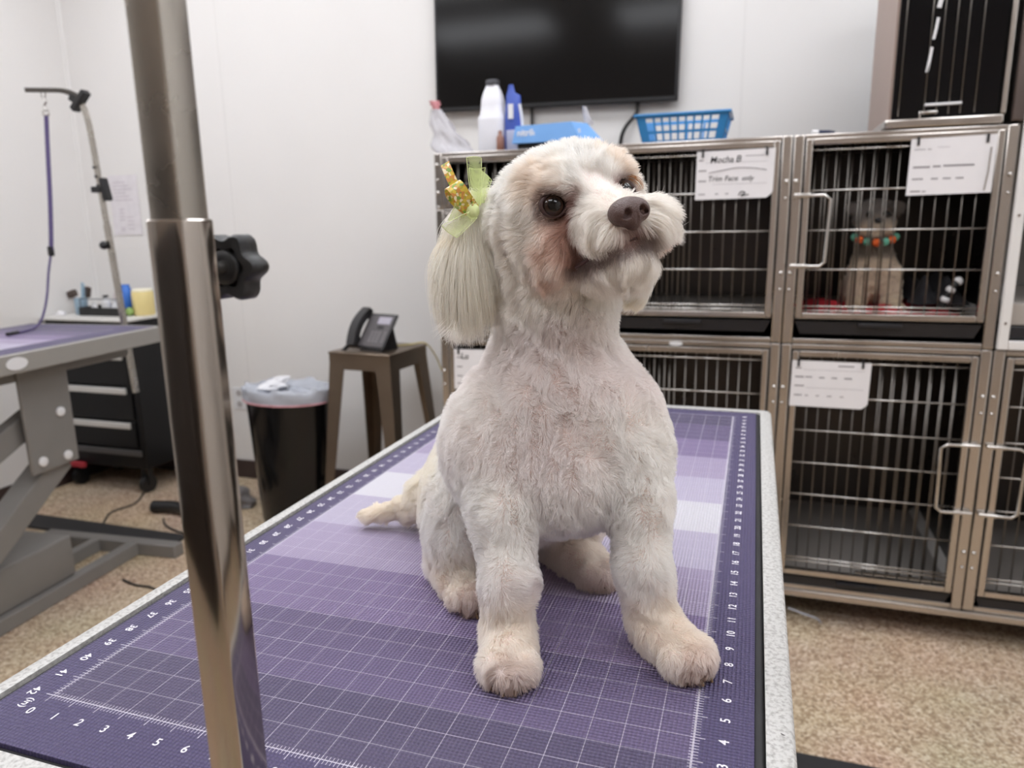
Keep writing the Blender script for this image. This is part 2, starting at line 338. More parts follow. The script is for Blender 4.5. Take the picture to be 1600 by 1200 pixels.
def table_top(t, x0, x1, y0, y1, m_in, m_frame, thick, rail):
    """frame ring of four mitred rails round the mat, rubber edging, mat slab"""
    ox0, ox1, oy0, oy1 = m_frame; ix0, ix1, iy0, iy1 = x0, x1, y0, y1
    f = MB()
    r = .018
    def rr(x0_, x1_, y0_, y1_, rad, n=5):
        pts = []
        for cx, cy, a0 in ((x1_ - rad, y1_ - rad, 0), (x0_ + rad, y1_ - rad, 90), (x0_ + rad, y0_ + rad, 180), (x1_ - rad, y0_ + rad, 270)):
            for k in range(n + 1):
                a = math.radians(a0 + 90 * k / n); pts.append((cx + rad * math.cos(a), cy + rad * math.sin(a)))
        return pts
    out, out2, inn = rr(ox0, ox1, oy0, oy1, r), rr(ox0 + .003, ox1 - .003, oy0 + .003, oy1 - .003, r - .003), rr(ix0 - .008, ix1 + .008, iy0 - .006, iy1 + .006, .004)
    rings = [[(p[0], p[1], z) for p in ring] for ring, z in ((out, -thick), (out, -.004), (out2, -.0005), (inn, .0), (inn, -.03))]
    n = len(out); vs_ = [p for rg in rings for p in rg]
    fs = [(i * n + k, i * n + (k + 1) % n, (i + 1) * n + (k + 1) % n, (i + 1) * n + k) for i in range(4) for k in range(n)] + [tuple(range(n))]
    f._add(vs_, fs); f.build('frame', rail, t)
    rb = MB(); o_, i_ = rr(ix0 - .0075, ix1 + .0075, iy0 - .0055, iy1 + .0055, .004), rr(ix0 + .001, ix1 - .001, iy0 + .001, iy1 - .001, .002)
    o2 = rr(ix0 - .004, ix1 + .004, iy0 - .003, iy1 + .003, .003)
    vs_ = [(x, y, z) for ring, z in ((o_, -.02), (o_, -.0045), (o2, -.002), (i_, -.0045), (i_, -.02)) for x, y in ring]
    rb._add(vs_, [(i * n + k, i * n + (k + 1) % n, (i + 1) * n + (k + 1) % n, (i + 1) * n + k) for i in range(4) for k in range(n)]); rb.build('rubber_edging', RUBBER, t)
    MB().box((ix0, iy0, -.018), (ix1, iy1, 0), .0012).build('mat', MATM, t)
# --- main table
tb = thing('grooming_table', 'grooming table with purple ruled mat and pale hammered frame, under the sitting white dog', 'table', (0, 0, 0))
table_top(tb, -1.45 * IN, 21.68 * IN, -2.2 * IN, 43.45 * IN, None, (-2.45 * IN, 22.82 * IN, -3.75 * IN, 44.75 * IN), .032, HAMMER)
def num(txt, size, x, y, rot):
    nm = MB(); add_text(nm, txt, size * IN, Matrix.Translation((x * IN, y * IN, .0003)) @ Matrix.Rotation(rot, 4, 'Z'), bold=.00012, align='CENTER'); nm.build('ruler_number', PRINT, tb, smooth=0)
for k in range(43):      # right-hand ruler, digits read from the right side
    num(str(k), .42, 20.98, k, PI / 2); num(str(42 - k), .42, -.95, k, -PI / 2)
for k in range(21): num(str(k), .42, k, -.95, 0)
num('(in)', .36, -.6, -.55, -PI / 2)
MB().box((.06, .02, -.10), (.49, 1.0, -.036), .006).build('top_carrier', GREYP, tb)
MB().box((.22, .30, FLOOR + .07), (.33, .75, -.10), .006).build('lift_column', GREYP, tb)
MB().box((.02, .05, FLOOR), (.53, .13, FLOOR + .06), .006).box((.02, .92, FLOOR), (.53, 1.0, FLOOR + .06), .006).box((.22, .13, FLOOR + .005), (.33, .92, FLOOR + .07), .006).build('base', GREYP, tb)
# --- grooming arm clamped to the near edge
px, py = 11.2 * IN, -4.5 * IN
SLEEVE = mat('polished_sleeve', (178, 170, 162), .10, 1, .12, 26, rvar=.06, bump=.35, bscale=20, aniso=(1, 1, .3))
POST = mat('brushed_post', (176, 171, 163), .27, 1, .10, 30, rvar=.10, bump=.04, bscale=60)
ga = thing('grooming_post', 'square steel grooming arm post clamped to the near table edge, black knob', 'grooming post', (px, py, -.12))
h = .0103
sl = MB().box((px - h, py - h, -.12), (px + h, py + h, .3785), .0016, seg=3); sl.build('sleeve', SLEEVE, ga)
h2 = .0091
MB().box((px - h2, py - h2, -.08), (px + h2, py + h2, .80), .0018, seg=3).build('post', POST, ga)
MB().tube([(px, py, .80)] + bez((px, py, .80), (px, py, .86), (px, py + .02, .88), (px, py + .08, .885)) + [(px, py + .45, .885)], .009, 10).build('overhead_bar', POST, ga)
cl = MB().box((px - .02, py - .016, -.09), (px + .02, py + h + .003, -.035), .003).box((px - .02, py + h, -.055), (px + .02, py + .045, -.036), .002).box((px - .02, py + h, -.1), (px + .02, py + .045, -.09), .002)
cl.build('clamp', BLACK_PL, ga)
MB().cyl((px, py + .03, -.16), (px, py + .03, -.0345), .005).build('clamp_screw', CHROME, ga)
# star knob on the far face
kz = 13.98 * IN; ky = py + h
kb = MB(); prof = []
for k in range(72):
    a = 2 * PI * k / 72; prof.append(((.0158 + .0021 * math.cos(6 * a)) * math.cos(a), (.0158 + .0021 * math.cos(6 * a)) * math.sin(a)))
KM = Matrix.Translation((px, ky + .0165, kz)) @ Matrix.Rotation(-PI / 2, 4, 'X')
ring = lambda s_, z: [Vector((x * s_, y * s_, z)) for x, y in prof]
lay = [ring(.55, .004), ring(.60, .0), ring(.93, -.0005), ring(1, .0012), ring(1, .0105), ring(.94, .0125), ring(.3, .0130)]
vs_ = [KM @ v for rg in lay for v in rg]; n = 72
kb._add(vs_, [(i * n + k, i * n + (k + 1) % n, (i + 1) * n + (k + 1) % n, (i + 1) * n + k) for i in range(6) for k in range(n)] + [tuple(range(n))[::-1], tuple(range(6 * n, 7 * n))])
kn = kb.build('knob', BLACK_PL, ga, smooth=50)
MB().lathe([(.0085, .005), (.0085, -.001), (.0075, -.002), (.004, -.002)], M=KM, seg=28).build('hub', BLACK_PL, kn)
MB().cyl((px, ky - .004, kz), (px, ky + .018, kz), .0034).build('bolt', CHROME, kn)

# --- second grooming table by the left wall
LT = (-1.745, 1.985, 0.0); LYAW = math.radians(4.5)
t2 = thing('grooming_table', 'second grooming table with purple mat and grey electric lift, at far left', 'table', (LT[0], LT[1], 0), LYAW, world=False)
W2, D2 = .665, 1.22   # local: right-far corner at the origin, x to the left is negative, y towards the camera is negative
def ring2():
    f = MB()
    f.box((-W2, -D2, -.062), (0, -D2 + .03, 0), .004).box((-W2, -.03, -.062), (0, 0, 0), .004).box((-W2, -D2 + .0, -.062), (-W2 + .03, 0, 0), .004).box((-.03, -D2, -.062), (0, 0, 0), .004).box((-W2 + .01, -D2 + .01, -.05), (-.01, -.01, -.022))
    return f
ring2().build('frame', GREYL, t2)
m2 = MB().box((0, 0, -.02), (W2 - .052, D2 - .05, .0012), .001).build('mat', MATM, t2); m2.location = (-W2 + .026, -D2 + .025, 0)
ov = MB(); ov.cyl((.0, -.69, -.03), (.0025, -.69, -.03), .02, seg=28)
for v in ov.bm.verts: v.co.y = -.69 + (v.co.y + .69) * 1.95
ov.build('oval_badge', WHITE_PL, t2)
MB().box((-.10, -.62, -.44), (-.085, -.42, -.06), .006).build('bracket_plate', GREYP, t2)
for y, z in ((-.475, -.245), (-.47, -.408), (-.575, -.40)): MB().lathe([(.017, 0), (.017, .006), (.010, .009), (.003, .009)], M=Matrix.Translation((-.085, y, z)) @ Matrix.Rotation(PI / 2, 4, 'Y'), seg=14).build('bolt', WHITE_PL, t2)
def beam(name, p0, p1, wd, th):
    p0, p1 = Vector(p0), Vector(p1); d = (p1 - p0); L_ = d.length; a = math.atan2(d.z, d.y)
    M = Matrix.Translation(p0) @ Matrix.Rotation(a, 4, 'X'); MB().box((-wd / 2, 0, -th / 2), (wd / 2, L_, th / 2), .006, M).build(name, GREYP, t2)
beam('lift_arm', (-.15, -.46, -.425), (-.15, -1.08, -.86), .09, .085)
beam('lift_arm', (-.15, -.40, -.20), (-.15, -1.15, -.52), .05, .085)
beam('lift_arm', (-.52, -.46, -.425), (-.52, -1.08, -.86), .09, .085)
MB().box((-.56, -1.12, -.11), (-.10, -.10, -.063), .004).build('top_carrier', GREYP, t2)
bs = MB().box((-.62, -.155, FLOOR + .0), (.05, -.10, FLOOR + .055), .005).box((-.18, -1.25, FLOOR), (-.13, -.15, FLOOR + .055), .005).box((-.55, -1.25, FLOOR), (-.50, -.15, FLOOR + .055), .005).box((-.36, -.5, FLOOR), (-.32, -.15, FLOOR + .055), .004).box((-.62, -1.22, FLOOR + .0), (.05, -1.17, FLOOR + .055), .005)
bs.build('base_frame', GREYP, t2)
bx = MB().box((-.50, -1.05, FLOOR + .055), (-.155, -.44, FLOOR + .215), .012, seg=3).build('motor_box', GREYP, t2)
MB().lathe([(.022, .0), (.022, .003), (.016, .004), (.003, .004)], M=Matrix.Translation((-.40, -.90, FLOOR + .215)), seg=18).build('switch_hole', BLACK_PL, bx)
# its grooming arm, leaning, with the lead hanging from it
ga2 = thing('grooming_post', 'slim steel grooming arm on the far edge of the left table, black clamps', 'grooming post', (-1.955, 1.99, -.29))
qa = (-1.935, 1.985, -.29); qb = (-2.0, 1.985, .83); qm = (-1.958, 1.985, .02)
def lerp(t_): return Vector(qa).lerp(Vector(qb), t_)
MB().tube([qa, lerp(.25), lerp(.62)], .0135, 4).build('sleeve', POST, ga2)
MB().tube([lerp(.60), lerp(.9)] + bez(lerp(.9), lerp(.98), (-2.006, 1.985, .86), (-2.035, 1.985, .885), 6), .0115, 4).build('post', POST, ga2)
MB().tube(bez((-2.02, 1.985, .878), (-2.05, 1.985, .915), (-2.09, 1.985, .928), (-2.14, 1.985, .932), 8) + [(-2.30, 1.985, .944)], .0125, 4).build('overhead_bar', mat('dark_steel', (96, 92, 88), .35, 1), ga2)
MB().box((-.012, -.018, -.048), (.012, .018, .048), .004, Matrix.Translation((-2.028, 1.985, .885)) @ Matrix.Rotation(math.radians(48), 4, 'Y')).box((-.045, -.012, -.014), (-.01, .012, .012), .003, Matrix.Translation((-2.028, 1.98, .88)) @ Matrix.Rotation(math.radians(30), 4, 'Y')).build('elbow_clamp', BLACK_PL, ga2)
MB().box((-.010, -.016, -.045), (.010, .016, .045), .004, Matrix.Translation((-1.958, 1.985, .545)) @ Matrix.Rotation(math.radians(-10), 4, 'Y')).box((-.05, -.012, -.012), (0, .012, .012), .003, Matrix.Translation((-1.968, 1.98, .545))).build('clamp_lever', BLACK_PL, ga2)
MB().ball((-1.985, 1.965, .325), (.017, .017, .017), 12, 8).cyl((-1.97, 1.97, .325), (-1.985, 1.965, .325), .006).build('knob', BLACK_PL, ga2)
for k in range(3): MB().cyl((-2.0 + .004 * k + .012, 1.968, .63 - .035 * k), (-2.0 + .004 * k + .012, 1.971, .63 - .035 * k), .006, seg=10).build('hole', BLACK_PL, ga2)
MB().box((-1.985, 1.97, -.075), (-1.915, 2.0, -.002), .004).build('clamp', BLACK_PL, ga2)
# ------------------------------------------------------------------ bank of stainless cages
CY, CD = 2.05, .68            # front plane and depth
TRAYM = mat('black_tray', (30, 30, 34), .38, 0, .2, 30)
SHEET = mat('cage_sheet', (176, 170, 164), .45, .35, .1, 6)
_rod = {}
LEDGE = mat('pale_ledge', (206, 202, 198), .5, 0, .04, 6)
BARM = mat('bar_steel', (122, 117, 112), .32, 1, .08, 40)
def rod(length, r, axis):
    """one thin rod mesh per size, shared by all its copies"""
    k = (round(length, 3), r, axis)
    if k not in _rod:
        mb = MB(); d = Vector((length, 0, 0)) if axis == 'x' else Vector((0, 0, length)); mb.cyl((0, 0, 0), d, r, seg=8)
        mb.ang = 60; bmesh.ops.recalc_face_normals(mb.bm, faces=mb.bm.faces[:]); me = bpy.data.meshes.new('rod'); mb.bm.to_mesh(me); mb.bm.free()
        me.materials.append(CHROME if axis == 'x' else BARM); me.polygons.foreach_set('use_smooth', [True] * len(me.polygons)); _rod[k] = me
    return _rod[k]
def put(name, me, parent, loc):
    o = bpy.data.objects.new(name, me); COL.objects.link(o); o.parent = parent
    ORG[o.as_pointer()] = ORG[parent.as_pointer()]; o.location = Vector(loc) - ORG[parent.as_pointer()]; return o
def cage(label, x0, x1, z0, z1, zd0, zd1, wires, handle=None, tray=True, bar_step=.0345, hinge='r', ztray=None, dense=None):
    t = thing('dog_cage', label, 'cage', ((x0 + x1) / 2, CY + CD / 2, z0), group='stainless cages along the back wall')
    g = .0015; a, b = x0 + g, x1 - g
    # hollow case: sides, back, top and bottom sheets
    c = MB(); yb = CY + CD; th = .006
    zf = zd0 + .008
    c.box((a, CY + .02, z0), (a + th, yb, z1)).box((b - th, CY + .02, z0), (b, yb, z1)).box((a, yb - th, z0), (b, yb, z1)).box((a, CY + .02, z1 - th), (b, yb, z1)).box((a, CY + .02, z0), (b, yb, z0 + th))
    c.build('case', STEEL_SHADED, t)
    MB().box((a + th, CY + .022, zf - .006), (b - th, yb - th, zf), .002).build('floor_pan', SHEET, t)
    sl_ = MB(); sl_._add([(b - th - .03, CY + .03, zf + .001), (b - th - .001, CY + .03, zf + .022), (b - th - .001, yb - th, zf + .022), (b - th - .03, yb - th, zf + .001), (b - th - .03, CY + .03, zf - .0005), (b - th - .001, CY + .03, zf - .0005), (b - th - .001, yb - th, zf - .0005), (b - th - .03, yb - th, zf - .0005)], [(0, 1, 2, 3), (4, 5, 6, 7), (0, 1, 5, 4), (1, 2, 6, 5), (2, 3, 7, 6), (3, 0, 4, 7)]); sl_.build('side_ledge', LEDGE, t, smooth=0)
    # front posts and rails
    pw = .030
    for xa, xb in ((a, a + pw), (b - pw, b)): MB().box((xa, CY - .012, z0), (xb, CY + .020, z1), .004, seg=2).build('front_post', STEEL, t)
    MB().box((a + pw, CY - .010, z1 - .016), (b - pw, CY + .020, z1), .003).build('top_rail', STEEL, t)
    MB().box((a + pw, CY - .010, z0), (b - pw, CY + .020, z0 + .016), .003).build('bottom_rail', STEEL, t)
    for zz in (zd1 - .12, zd0 + .14):
        for xx in ((a + .012, b - .012)): [MB().ball((xx, CY - .013, zz - dz), (rr_, .006, rr_), 10, 6).build('bolt', CHROME, t) for dz, rr_ in ((0, .007), (.05, .005))]
    if ztray is not None:
        tr = MB(); za, zb = ztray
        M = None
        tr._add([(a + pw + .004, CY - .006, zb), (b - pw - .004, CY - .006, zb), (b - pw - .022, CY - .002, za), (a + pw + .022, CY - .002, za),
                 (a + pw + .004, CY + .55, zb), (b - pw - .004, CY + .55, zb), (b - pw - .022, CY + .55, za), (a + pw + .022, CY + .55, za)],
                [(0, 1, 2, 3), (4, 5, 6, 7), (0, 3, 7, 4), (1, 2, 6, 5), (0, 1, 5, 4), (3, 2, 6, 7)])
        tro = tr.build('tray', TRAYM, t, smooth=0)
        xm = (a + b) / 2; MB().box((xm - .075, CY - .018, zb - .016), (xm + .045, CY - .004, zb - .002), .003).build('tray_grip', TRAYM, tro)
    # door
    da, db = a + pw + .004, b - pw - .004
    fr = MB(); fw = .019
    for p0, p1 in (((da, zd0), (da + fw, zd1)), ((db - fw, zd0), (db, zd1)), ((da + fw, zd1 - fw), (db - fw, zd1)), ((da + fw, zd0), (db - fw, zd0 + fw))):
        fr.box((p0[0], CY - .016, p0[1]), (p1[0], CY + .004, p1[1]), .003)
    dr = fr.build('door', STEEL, t)
    n = int(round((db - da - 2 * fw) / bar_step)); step = (db - da - 2 * fw) / n
    L_ = zd1 - zd0 - 2 * fw + .01
    for k in range(1, n): put('bar', rod(L_, .0021, 'z'), dr, (da + fw + k * step, CY - .004, zd0 + fw - .005))
    for zz in wires: put('cross_wire', rod(db - da - 2 * fw + .01, .0026, 'x'), dr, (da + fw - .005, CY - .009, zz))
    if dense:      # added row of bars behind the door, doubling its bars over part of the width
        gr = MB().box((dense[0], CY + .028, zd0 + .006), (dense[1], CY + .036, zd0 + .014)).build('extra_bars', STEEL, t)
        m_ = int((dense[1] - dense[0]) / step); o_ = da + fw + .5 * step - .004
        for k in range(n):
            xb_ = o_ + k * step
            if dense[0] < xb_ < dense[1]: put('bar', rod(L_, .0032, 'z'), gr, (xb_, CY + .032, zd0 + fw - .005))
    if handle:
        side, zt, zb_ = handle; s_ = 1 if side == 'l' else -1; x = a + .008 if side == 'l' else b - .008
        pts = [(x, CY - .026, zt), (x + s_ * .085, CY - .03, zt), (x + s_ * .102, CY - .03, zt - .012), (x + s_ * .098, CY - .03, zb_ + .012), (x + s_ * .084, CY - .03, zb_), (x, CY - .026, zb_)]
        hd = MB().tube(pts, .0052, 10); hd.build('latch_handle', CHROME, dr)
        for zz in (zt, zb_): MB().box((min(x, x + s_ * .05), CY - .03, zz - .007), (max(x, x + s_ * .05), CY - .014, zz + .007), .003).build('latch_guide', CHROME, dr)
    return t
X0, X1, X2, X3, X4 = -.545, .040, .625, 1.207, 1.79
up_w = [.579, .463, .346, .229, .117, .104]
lo_w = [-.058, -.169, -.279, -.387, -.494, -.605, -.716, -.728]
cage('small stainless cage at the top of the leftmost column', X0, X1, .435, .625, .445, .612, [.59, .52], ztray=None, dense=(X0 + .04, X1 - .04))
cage('stainless cage in the leftmost column behind the white dog, below the small top cage', X0, X1, .0, .435, .075, .425, [.35, .229, .117, .104], ztray=(.033, .070), dense=(X0 + .04, X1 - .2))
cage('low stainless cage in the leftmost column with a partly hidden white card', X0, X1, -.83, -.002, -.776, -.022, lo_w, ztray=(-.826, -.785))
cage('upper stainless cage with the handwritten card, right of the white dog', X1, X2, .0, .625, .078, .612, up_w, ztray=(.033, .070), dense=(X1 + .04, .335))
cage('lower stainless cage behind the far end of the purple table', X1, X2, -.83, -.002, -.776, -.022, lo_w, ztray=(-.826, -.785), dense=(X1 + .04, .29))
cage('upper stainless cage holding the small grey dog on a red blanket', X2, X3, .0, .625, .078, .612, up_w, ('l', .449, .240), ztray=(.030, .070), dense=(X2 + .04, .90))
cage('tall empty lower stainless cage with a white card and a latch on its right', X2, X3, -.83, -.002, -.776, -.022, lo_w, ('r', -.290, -.504), ztray=(-.826, -.785), dense=(.90, X3 - .05))
cage('lower stainless cage at the right picture edge with a latch on its left', X3, X4, -.83, -.002, -.776, -.022, lo_w, ('l', -.290, -.504), ztray=(-.826, -.785))
# rolling base under the bank
rb = thing('rolling_base', 'low stainless wheeled frame carrying the whole bank of cages', 'base', (X1, CY + .3, FLOOR))
MB().box((X0, CY - .018, -.856), (X4, CY + .012, -.832), .006).box((X0, CY + CD - .03, -.856), (X4, CY + CD, -.832), .006).box((X0, CY + .012, -.854), (X0 + .03, CY + CD - .03, -.834), .004).box((X4 - .03, CY + .012, -.854), (X4, CY + CD - .03, -.834), .004).build('frame', STEEL, rb)
for x in (X0 + .05, X2, X4 - .05):
    for y in (CY + .10, CY + CD - .06):
        ca = MB().cyl((x - .012, y, -.915), (x + .012, y, -.915), .034, seg=20).build('caster', BLACK_PL, rb)
        MB().box((x - .02, y - .012, -.915), (x - .015, y + .012, -.856)).box((x + .015, y - .012, -.915), (x + .02, y + .012, -.856)).build('fork', STEEL, ca)
# tall white-framed kennel at the right end
tk = thing('tall_kennel', 'tall kennel with white door frame at the right picture edge, above a lower cage', 'kennel', ((X3 + X4) / 2, CY + .34, .0))
DARKST = mat('dark_steel_post', (112, 102, 98), .35, .9, .1, 10)
WFRAME = mat('white_door_frame', (226, 224, 222), .5, 0, .05, 8)
GREYIN = mat('grey_lining', (138, 134, 130), .6, 0, .05, 6)
c = MB(); c.box((X3 + .002, CY + .02, .002), (X3 + .008, CY + CD, 1.2)).box((X4 - .008, CY + .02, .002), (X4, CY + CD, 1.2)).box((X3 + .002, CY + CD - .006, .002), (X4, CY + CD, 1.2)).box((X3 + .002, CY + .02, 1.194), (X4, CY + CD, 1.2)).box((X3 + .002, CY + .02, .002), (X4, CY + CD, .008))
c.build('case', GREYIN, tk)
MB().box((X3 - .028, CY - .014, .632), (X3 + .024, CY + .03, 1.2), .005).build('front_post', DARKST, tk)
MB().box((X4 - .024, CY - .014, .002), (X4, CY + .03, 1.2), .005).build('front_post', DARKST, tk)
MB().box((X3 + .03, CY - .014, .79), (X4 - .024, CY + .03, 1.2), .005).build('upper_panel', DARKST, tk)
f = MB(); a, b, z0, z1, fw = X3 + .002, X4 - .026, .003, .785, .026
for p0, p1 in (((a, z0), (a + fw, z1)), ((b - fw, z0), (b, z1)), ((a + fw, z1 - fw), (b - fw, z1)), ((a + fw, z0), (b - fw, z0 + fw))): f.box((p0[0], CY - .034, p0[1]), (p1[0], CY - .016, p1[1]), .003)
d3 = f.build('door', WFRAME, tk)
for k in range(3): MB().cyl((a + .012, CY - .036, .08 + .3 * k), (a + .012, CY - .033, .08 + .3 * k), .004, seg=10).build('rivet', STEEL, d3)
tr = MB().box((a + fw + .004, CY - .02, .034), (b - fw, CY + .4, .070), .004); tr.build('tray', TRAYM, tk)
MB().box((a + fw, CY - .012, .072), (b - fw, CY + CD - .01, .135), .003).build('floor_pan', SHEET, tk)
# --- dark cabinet crate standing on the cages
CRX0, CRX1, CRZ = .878, 1.158, .628
GLOSSB = mat('gloss_black_panel', (9, 9, 12), .12, 0, .2, 8, spec=.28)
BEIGE = mat('beige_panel', (176, 156, 146), .5, .3, .08, 5)
cr = thing('drying_crate', 'dark glossy drying crate with steel sill standing on the upper right cage', 'crate', ((CRX0 + CRX1) / 2, CY + .2, CRZ))
MB().box((CRX0, CY + .012, CRZ + .026), (CRX0 + .008, CY + .44, 1.2)).build('side_panel', BEIGE, cr)
MB().box((CRX1 - .008, CY + .012, CRZ + .026), (CRX1, CY + .44, 1.2)).box((CRX0 + .008, CY + .43, CRZ + .026), (CRX1 - .008, CY + .44, 1.2)).box((CRX0 + .008, CY + .012, 1.19), (CRX1 - .008, CY + .43, 1.2)).build('case', TRAYM, cr)
MB().box((CRX0 - .012, CY - .016, CRZ), (CRX1 + .004, CY + .44, CRZ + .025), .005).build('sill', STEEL, cr)
MB().box((CRX1 - .006, CY - .012, CRZ + .026), (CRX1 + .008, CY + .014, 1.2), .003).build('front_post', STEEL, cr)
dp = MB().box((CRX0 + .006, CY - .002, CRZ + .027), (CRX1 - .008, CY + .010, 1.2), .002).build('door_panel', GLOSSB, cr)
for k, xx in enumerate((.90, .965, .995, 1.026, 1.055, 1.09)):
    put('bar', rod(.54, .0017, 'z'), dp, (xx, CY - .006, CRZ + .034))
MB().box((.965, CY - .010, .685), (1.058, CY - .003, .692), .002).build('glare_cross_strip', WHITE_PL, dp)  # level glare streak on the door, shaped as a white strip
MB().box((.952, CY - .010, .648), (.958, CY - .003, .672), .002).box((.958, CY - .010, .664), (1.0, CY - .003, .672), .002).build('latch', CHROME, dp)
for (xa, za, zb, wd) in ((.963, .775, .84, .007), (.972, .86, .915, .007), (.978, .94, .99, .011)):  # white strips stand in for glare streaks on the glossy door
    MB().tube([(xa, CY - .006, za), (xa + .004, CY - .007, (za + zb) / 2), (xa + .007, CY - .006, zb)], .004, flat=(wd, .002, (0, -1, 0))).build('glare_strip', WHITE_PL, dp)
# --- cage cards
def card(label, x0, x1, z0, z1, yy=CY - .020, cut=True, skew=0):
    t = thing('cage_card', label, 'card', ((x0 + x1) / 2, yy, z1), group='white name cards on the cages')
    c = .018 if cut else .001
    poly = [(x0, z0), (x1 - c, z0 + skew * .8), (x1 - c * .3, z0 + c * .55 + skew), (x1, z0 + c + skew), (x1 + .002, z1 + skew), (x0 + .002, z1)]
    M = Matrix(((1, 0, 0, 0), (0, 0, 1, 0), (0, 1, 0, 0), (0, 0, 0, 1)))
    MB().prism(poly, yy - .0006, yy + .0006, M).build('sheet', PAPER, t)
    for xx in (x0 + .02, x1 - .022): MB().box((xx - .003, yy - .006, z1 - .018), (xx + .003, yy + .012, z1 + .006), .001).build('clip', BLACK_PL, t)
    return t
def lines(t, x0, z1, rows, m, yy=CY - .0209):
    for (xa, xb, dz, hh) in rows: MB().box((x0 + xa, yy, z1 - dz - hh), (x0 + xb, yy + .0002, z1 - dz)).build('printed_line', m, t)
TXM = lambda x, z, yy=CY - .0212: Matrix.Translation((x, yy, z)) @ Matrix.Rotation(PI / 2, 4, 'X')
c1 = card('white card on the cage right of the dog, handwritten Mocha B and Trim Face only', .345, .574, .444, .588, skew=.003)
for body, x, z, sz in (('Mocha', .386, .554, .026), ('B', .462, .554, .028), ('Trim Face', .381, .499, .022), ('only', .482, .499, .020)):
    mb = MB(); add_text(mb, body, sz, TXM(x, z), bold=.0002, shear=.2); mb.build('handwriting', INK, c1, smooth=0)
MB().tube(smoothpath([(.384, CY - .0212, .524), (.42, CY - .0212, .530), (.47, CY - .0212, .537), (.52, CY - .0212, .534), (.553, CY - .0212, .528)]), .0012, 6).build('pen_stroke', INK_GREY, c1)
MB().tube(smoothpath([(.475, CY - .0212, .455), (.483, CY - .0212, .466), (.494, CY - .0212, .462), (.482, CY - .0212, .454), (.505, CY - .0212, .457)]), .0016, 6).build('pen_stroke', INK, c1)
lines(c1, .345, .588, [(.008, .022, .024, .004), (.008, .032, .055, .004), (.008, .032, .086, .004), (.01, .03, .126, .003), (.06, .07, .126, .003), (.09, .10, .126, .003), (.03, .21, .034, .0008), (.05, .21, .098, .0008), (.145, .2, .016, .002)], INK_GREY)
c2 = card('white card hanging over the right half of the grey dog\'s cage', .937, 1.150, .441, .596, yy=CY - .020, cut=False, skew=.004)
lines(c2, .937, .596, [(.012, .04, .028, .002), (.045, .055, .028, .002), (.07, .10, .024, .001), (.012, .055, .075, .005), (.062, .082, .074, .005), (.088, .165, .073, .005), (.012, .04, .108, .004), (.06, .078, .108, .004), (.09, .11, .108, .004), (.122, .142, .108, .004), (.01, .036, .142, .004), (.04, .05, .143, .003)], INK_GREY)
MB().tube([(1.137, CY - .028, .565), (1.135, CY - .030, .50), (1.130, CY - .030, .45)], .0022, 6).build('wire_hook', CHROME, c2)
c3 = card('blank white form on the tall lower cage at right', .660, .886, -.198, -.052, skew=-.001)
lines(c3, .660, -.052, [(.012, .03, .022, .003), (.035, .21, .028, .0008), (.012, .038, .049, .005), (.042, .062, .049, .004), (.082, .098, .050, .004), (.118, .134, .050, .004), (.154, .176, .050, .004), (.012, .04, .078, .004), (.045, .21, .085, .0008), (.012, .035, .108, .004), (.044, .054, .109, .003), (.076, .086, .109, .003), (.108, .122, .109, .003), (.146, .156, .109, .003), (.135, .18, .012, .004)], INK_GREY)
c0 = card('white card half hidden behind the dog, at the low leftmost cage', -.490, -.275, -.206, -.058)
mb = MB(); add_text(mb, 'Lu', .03, TXM(-.462, -.092), bold=.0006, shear=.15); mb.build('handwriting', INK, c0, smooth=0)
lines(c0, -.490, -.058, [(.012, .03, .028, .004), (.012, .034, .062, .004), (.012, .034, .096, .004), (.012, .034, .124, .004)], INK_GREY)
# white sticker on the rail between the middle cages
tag(MB().prism([(.022 * math.cos(a) * (1 if abs(math.cos(a)) < .7 else 1), .007 * math.sin(a)) for a in [2 * PI * k / 20 for k in range(20)]], 0, .0012, Matrix.Translation((.30, CY - .0172, -.012)) @ Matrix.Rotation(PI / 2, 4, 'X')).build('sticker', WHITE_PL), 'small white oval sticker on the steel rail below the handwritten card\'s cage', 'sticker')
# ------------------------------------------------------------------ television on the back wall
TVB = mat('tv_screen', (20, 19, 19), .12, 0, .1, 6, spec=.22)
tv = thing('television', 'large black flat television on the back wall above the cages', 'television', (-.31, YB - .03, .86))
TM = Matrix.Translation((-.31, YB - .03, .86)) @ Matrix.Rotation(math.radians(.9), 4, 'Y')
MB().box((-.52, -.022, 0), (.52, .012, .60), .006, TM).build('housing', BLACK_PL, tv)
MB().box((-.508, -.0235, .018), (.508, -.0222, .590), 0, TM).build('screen', TVB, tv)
MB().box((-.18, .012, .15), (.18, .027, .45), .003, TM).build('wall_bracket', BLACK_PL, tv)
CORD = mat('dark_cord', (44, 42, 42), .5, 0, .1, 30)
tag(MB().tube(smoothpath([(.045, YB - .018, .87), (.045, YB - .02, .82), (.0, YB - .03, .76), (-.02, YB - .02, .70), (-.02, YB - .02, .60)]), .008, 10).build('power_cord', CORD), 'thick dark cord hanging from the television, left of the blue basket', 'cord')
tag(MB().tube(smoothpath([(-.40, YB - .02, .87), (-.40, YB - .02, .78), (-.395, YB - .02, .62)]), .007, 8).build('power_cord', CORD), 'straight dark cord below the television, behind the blue box', 'cord')
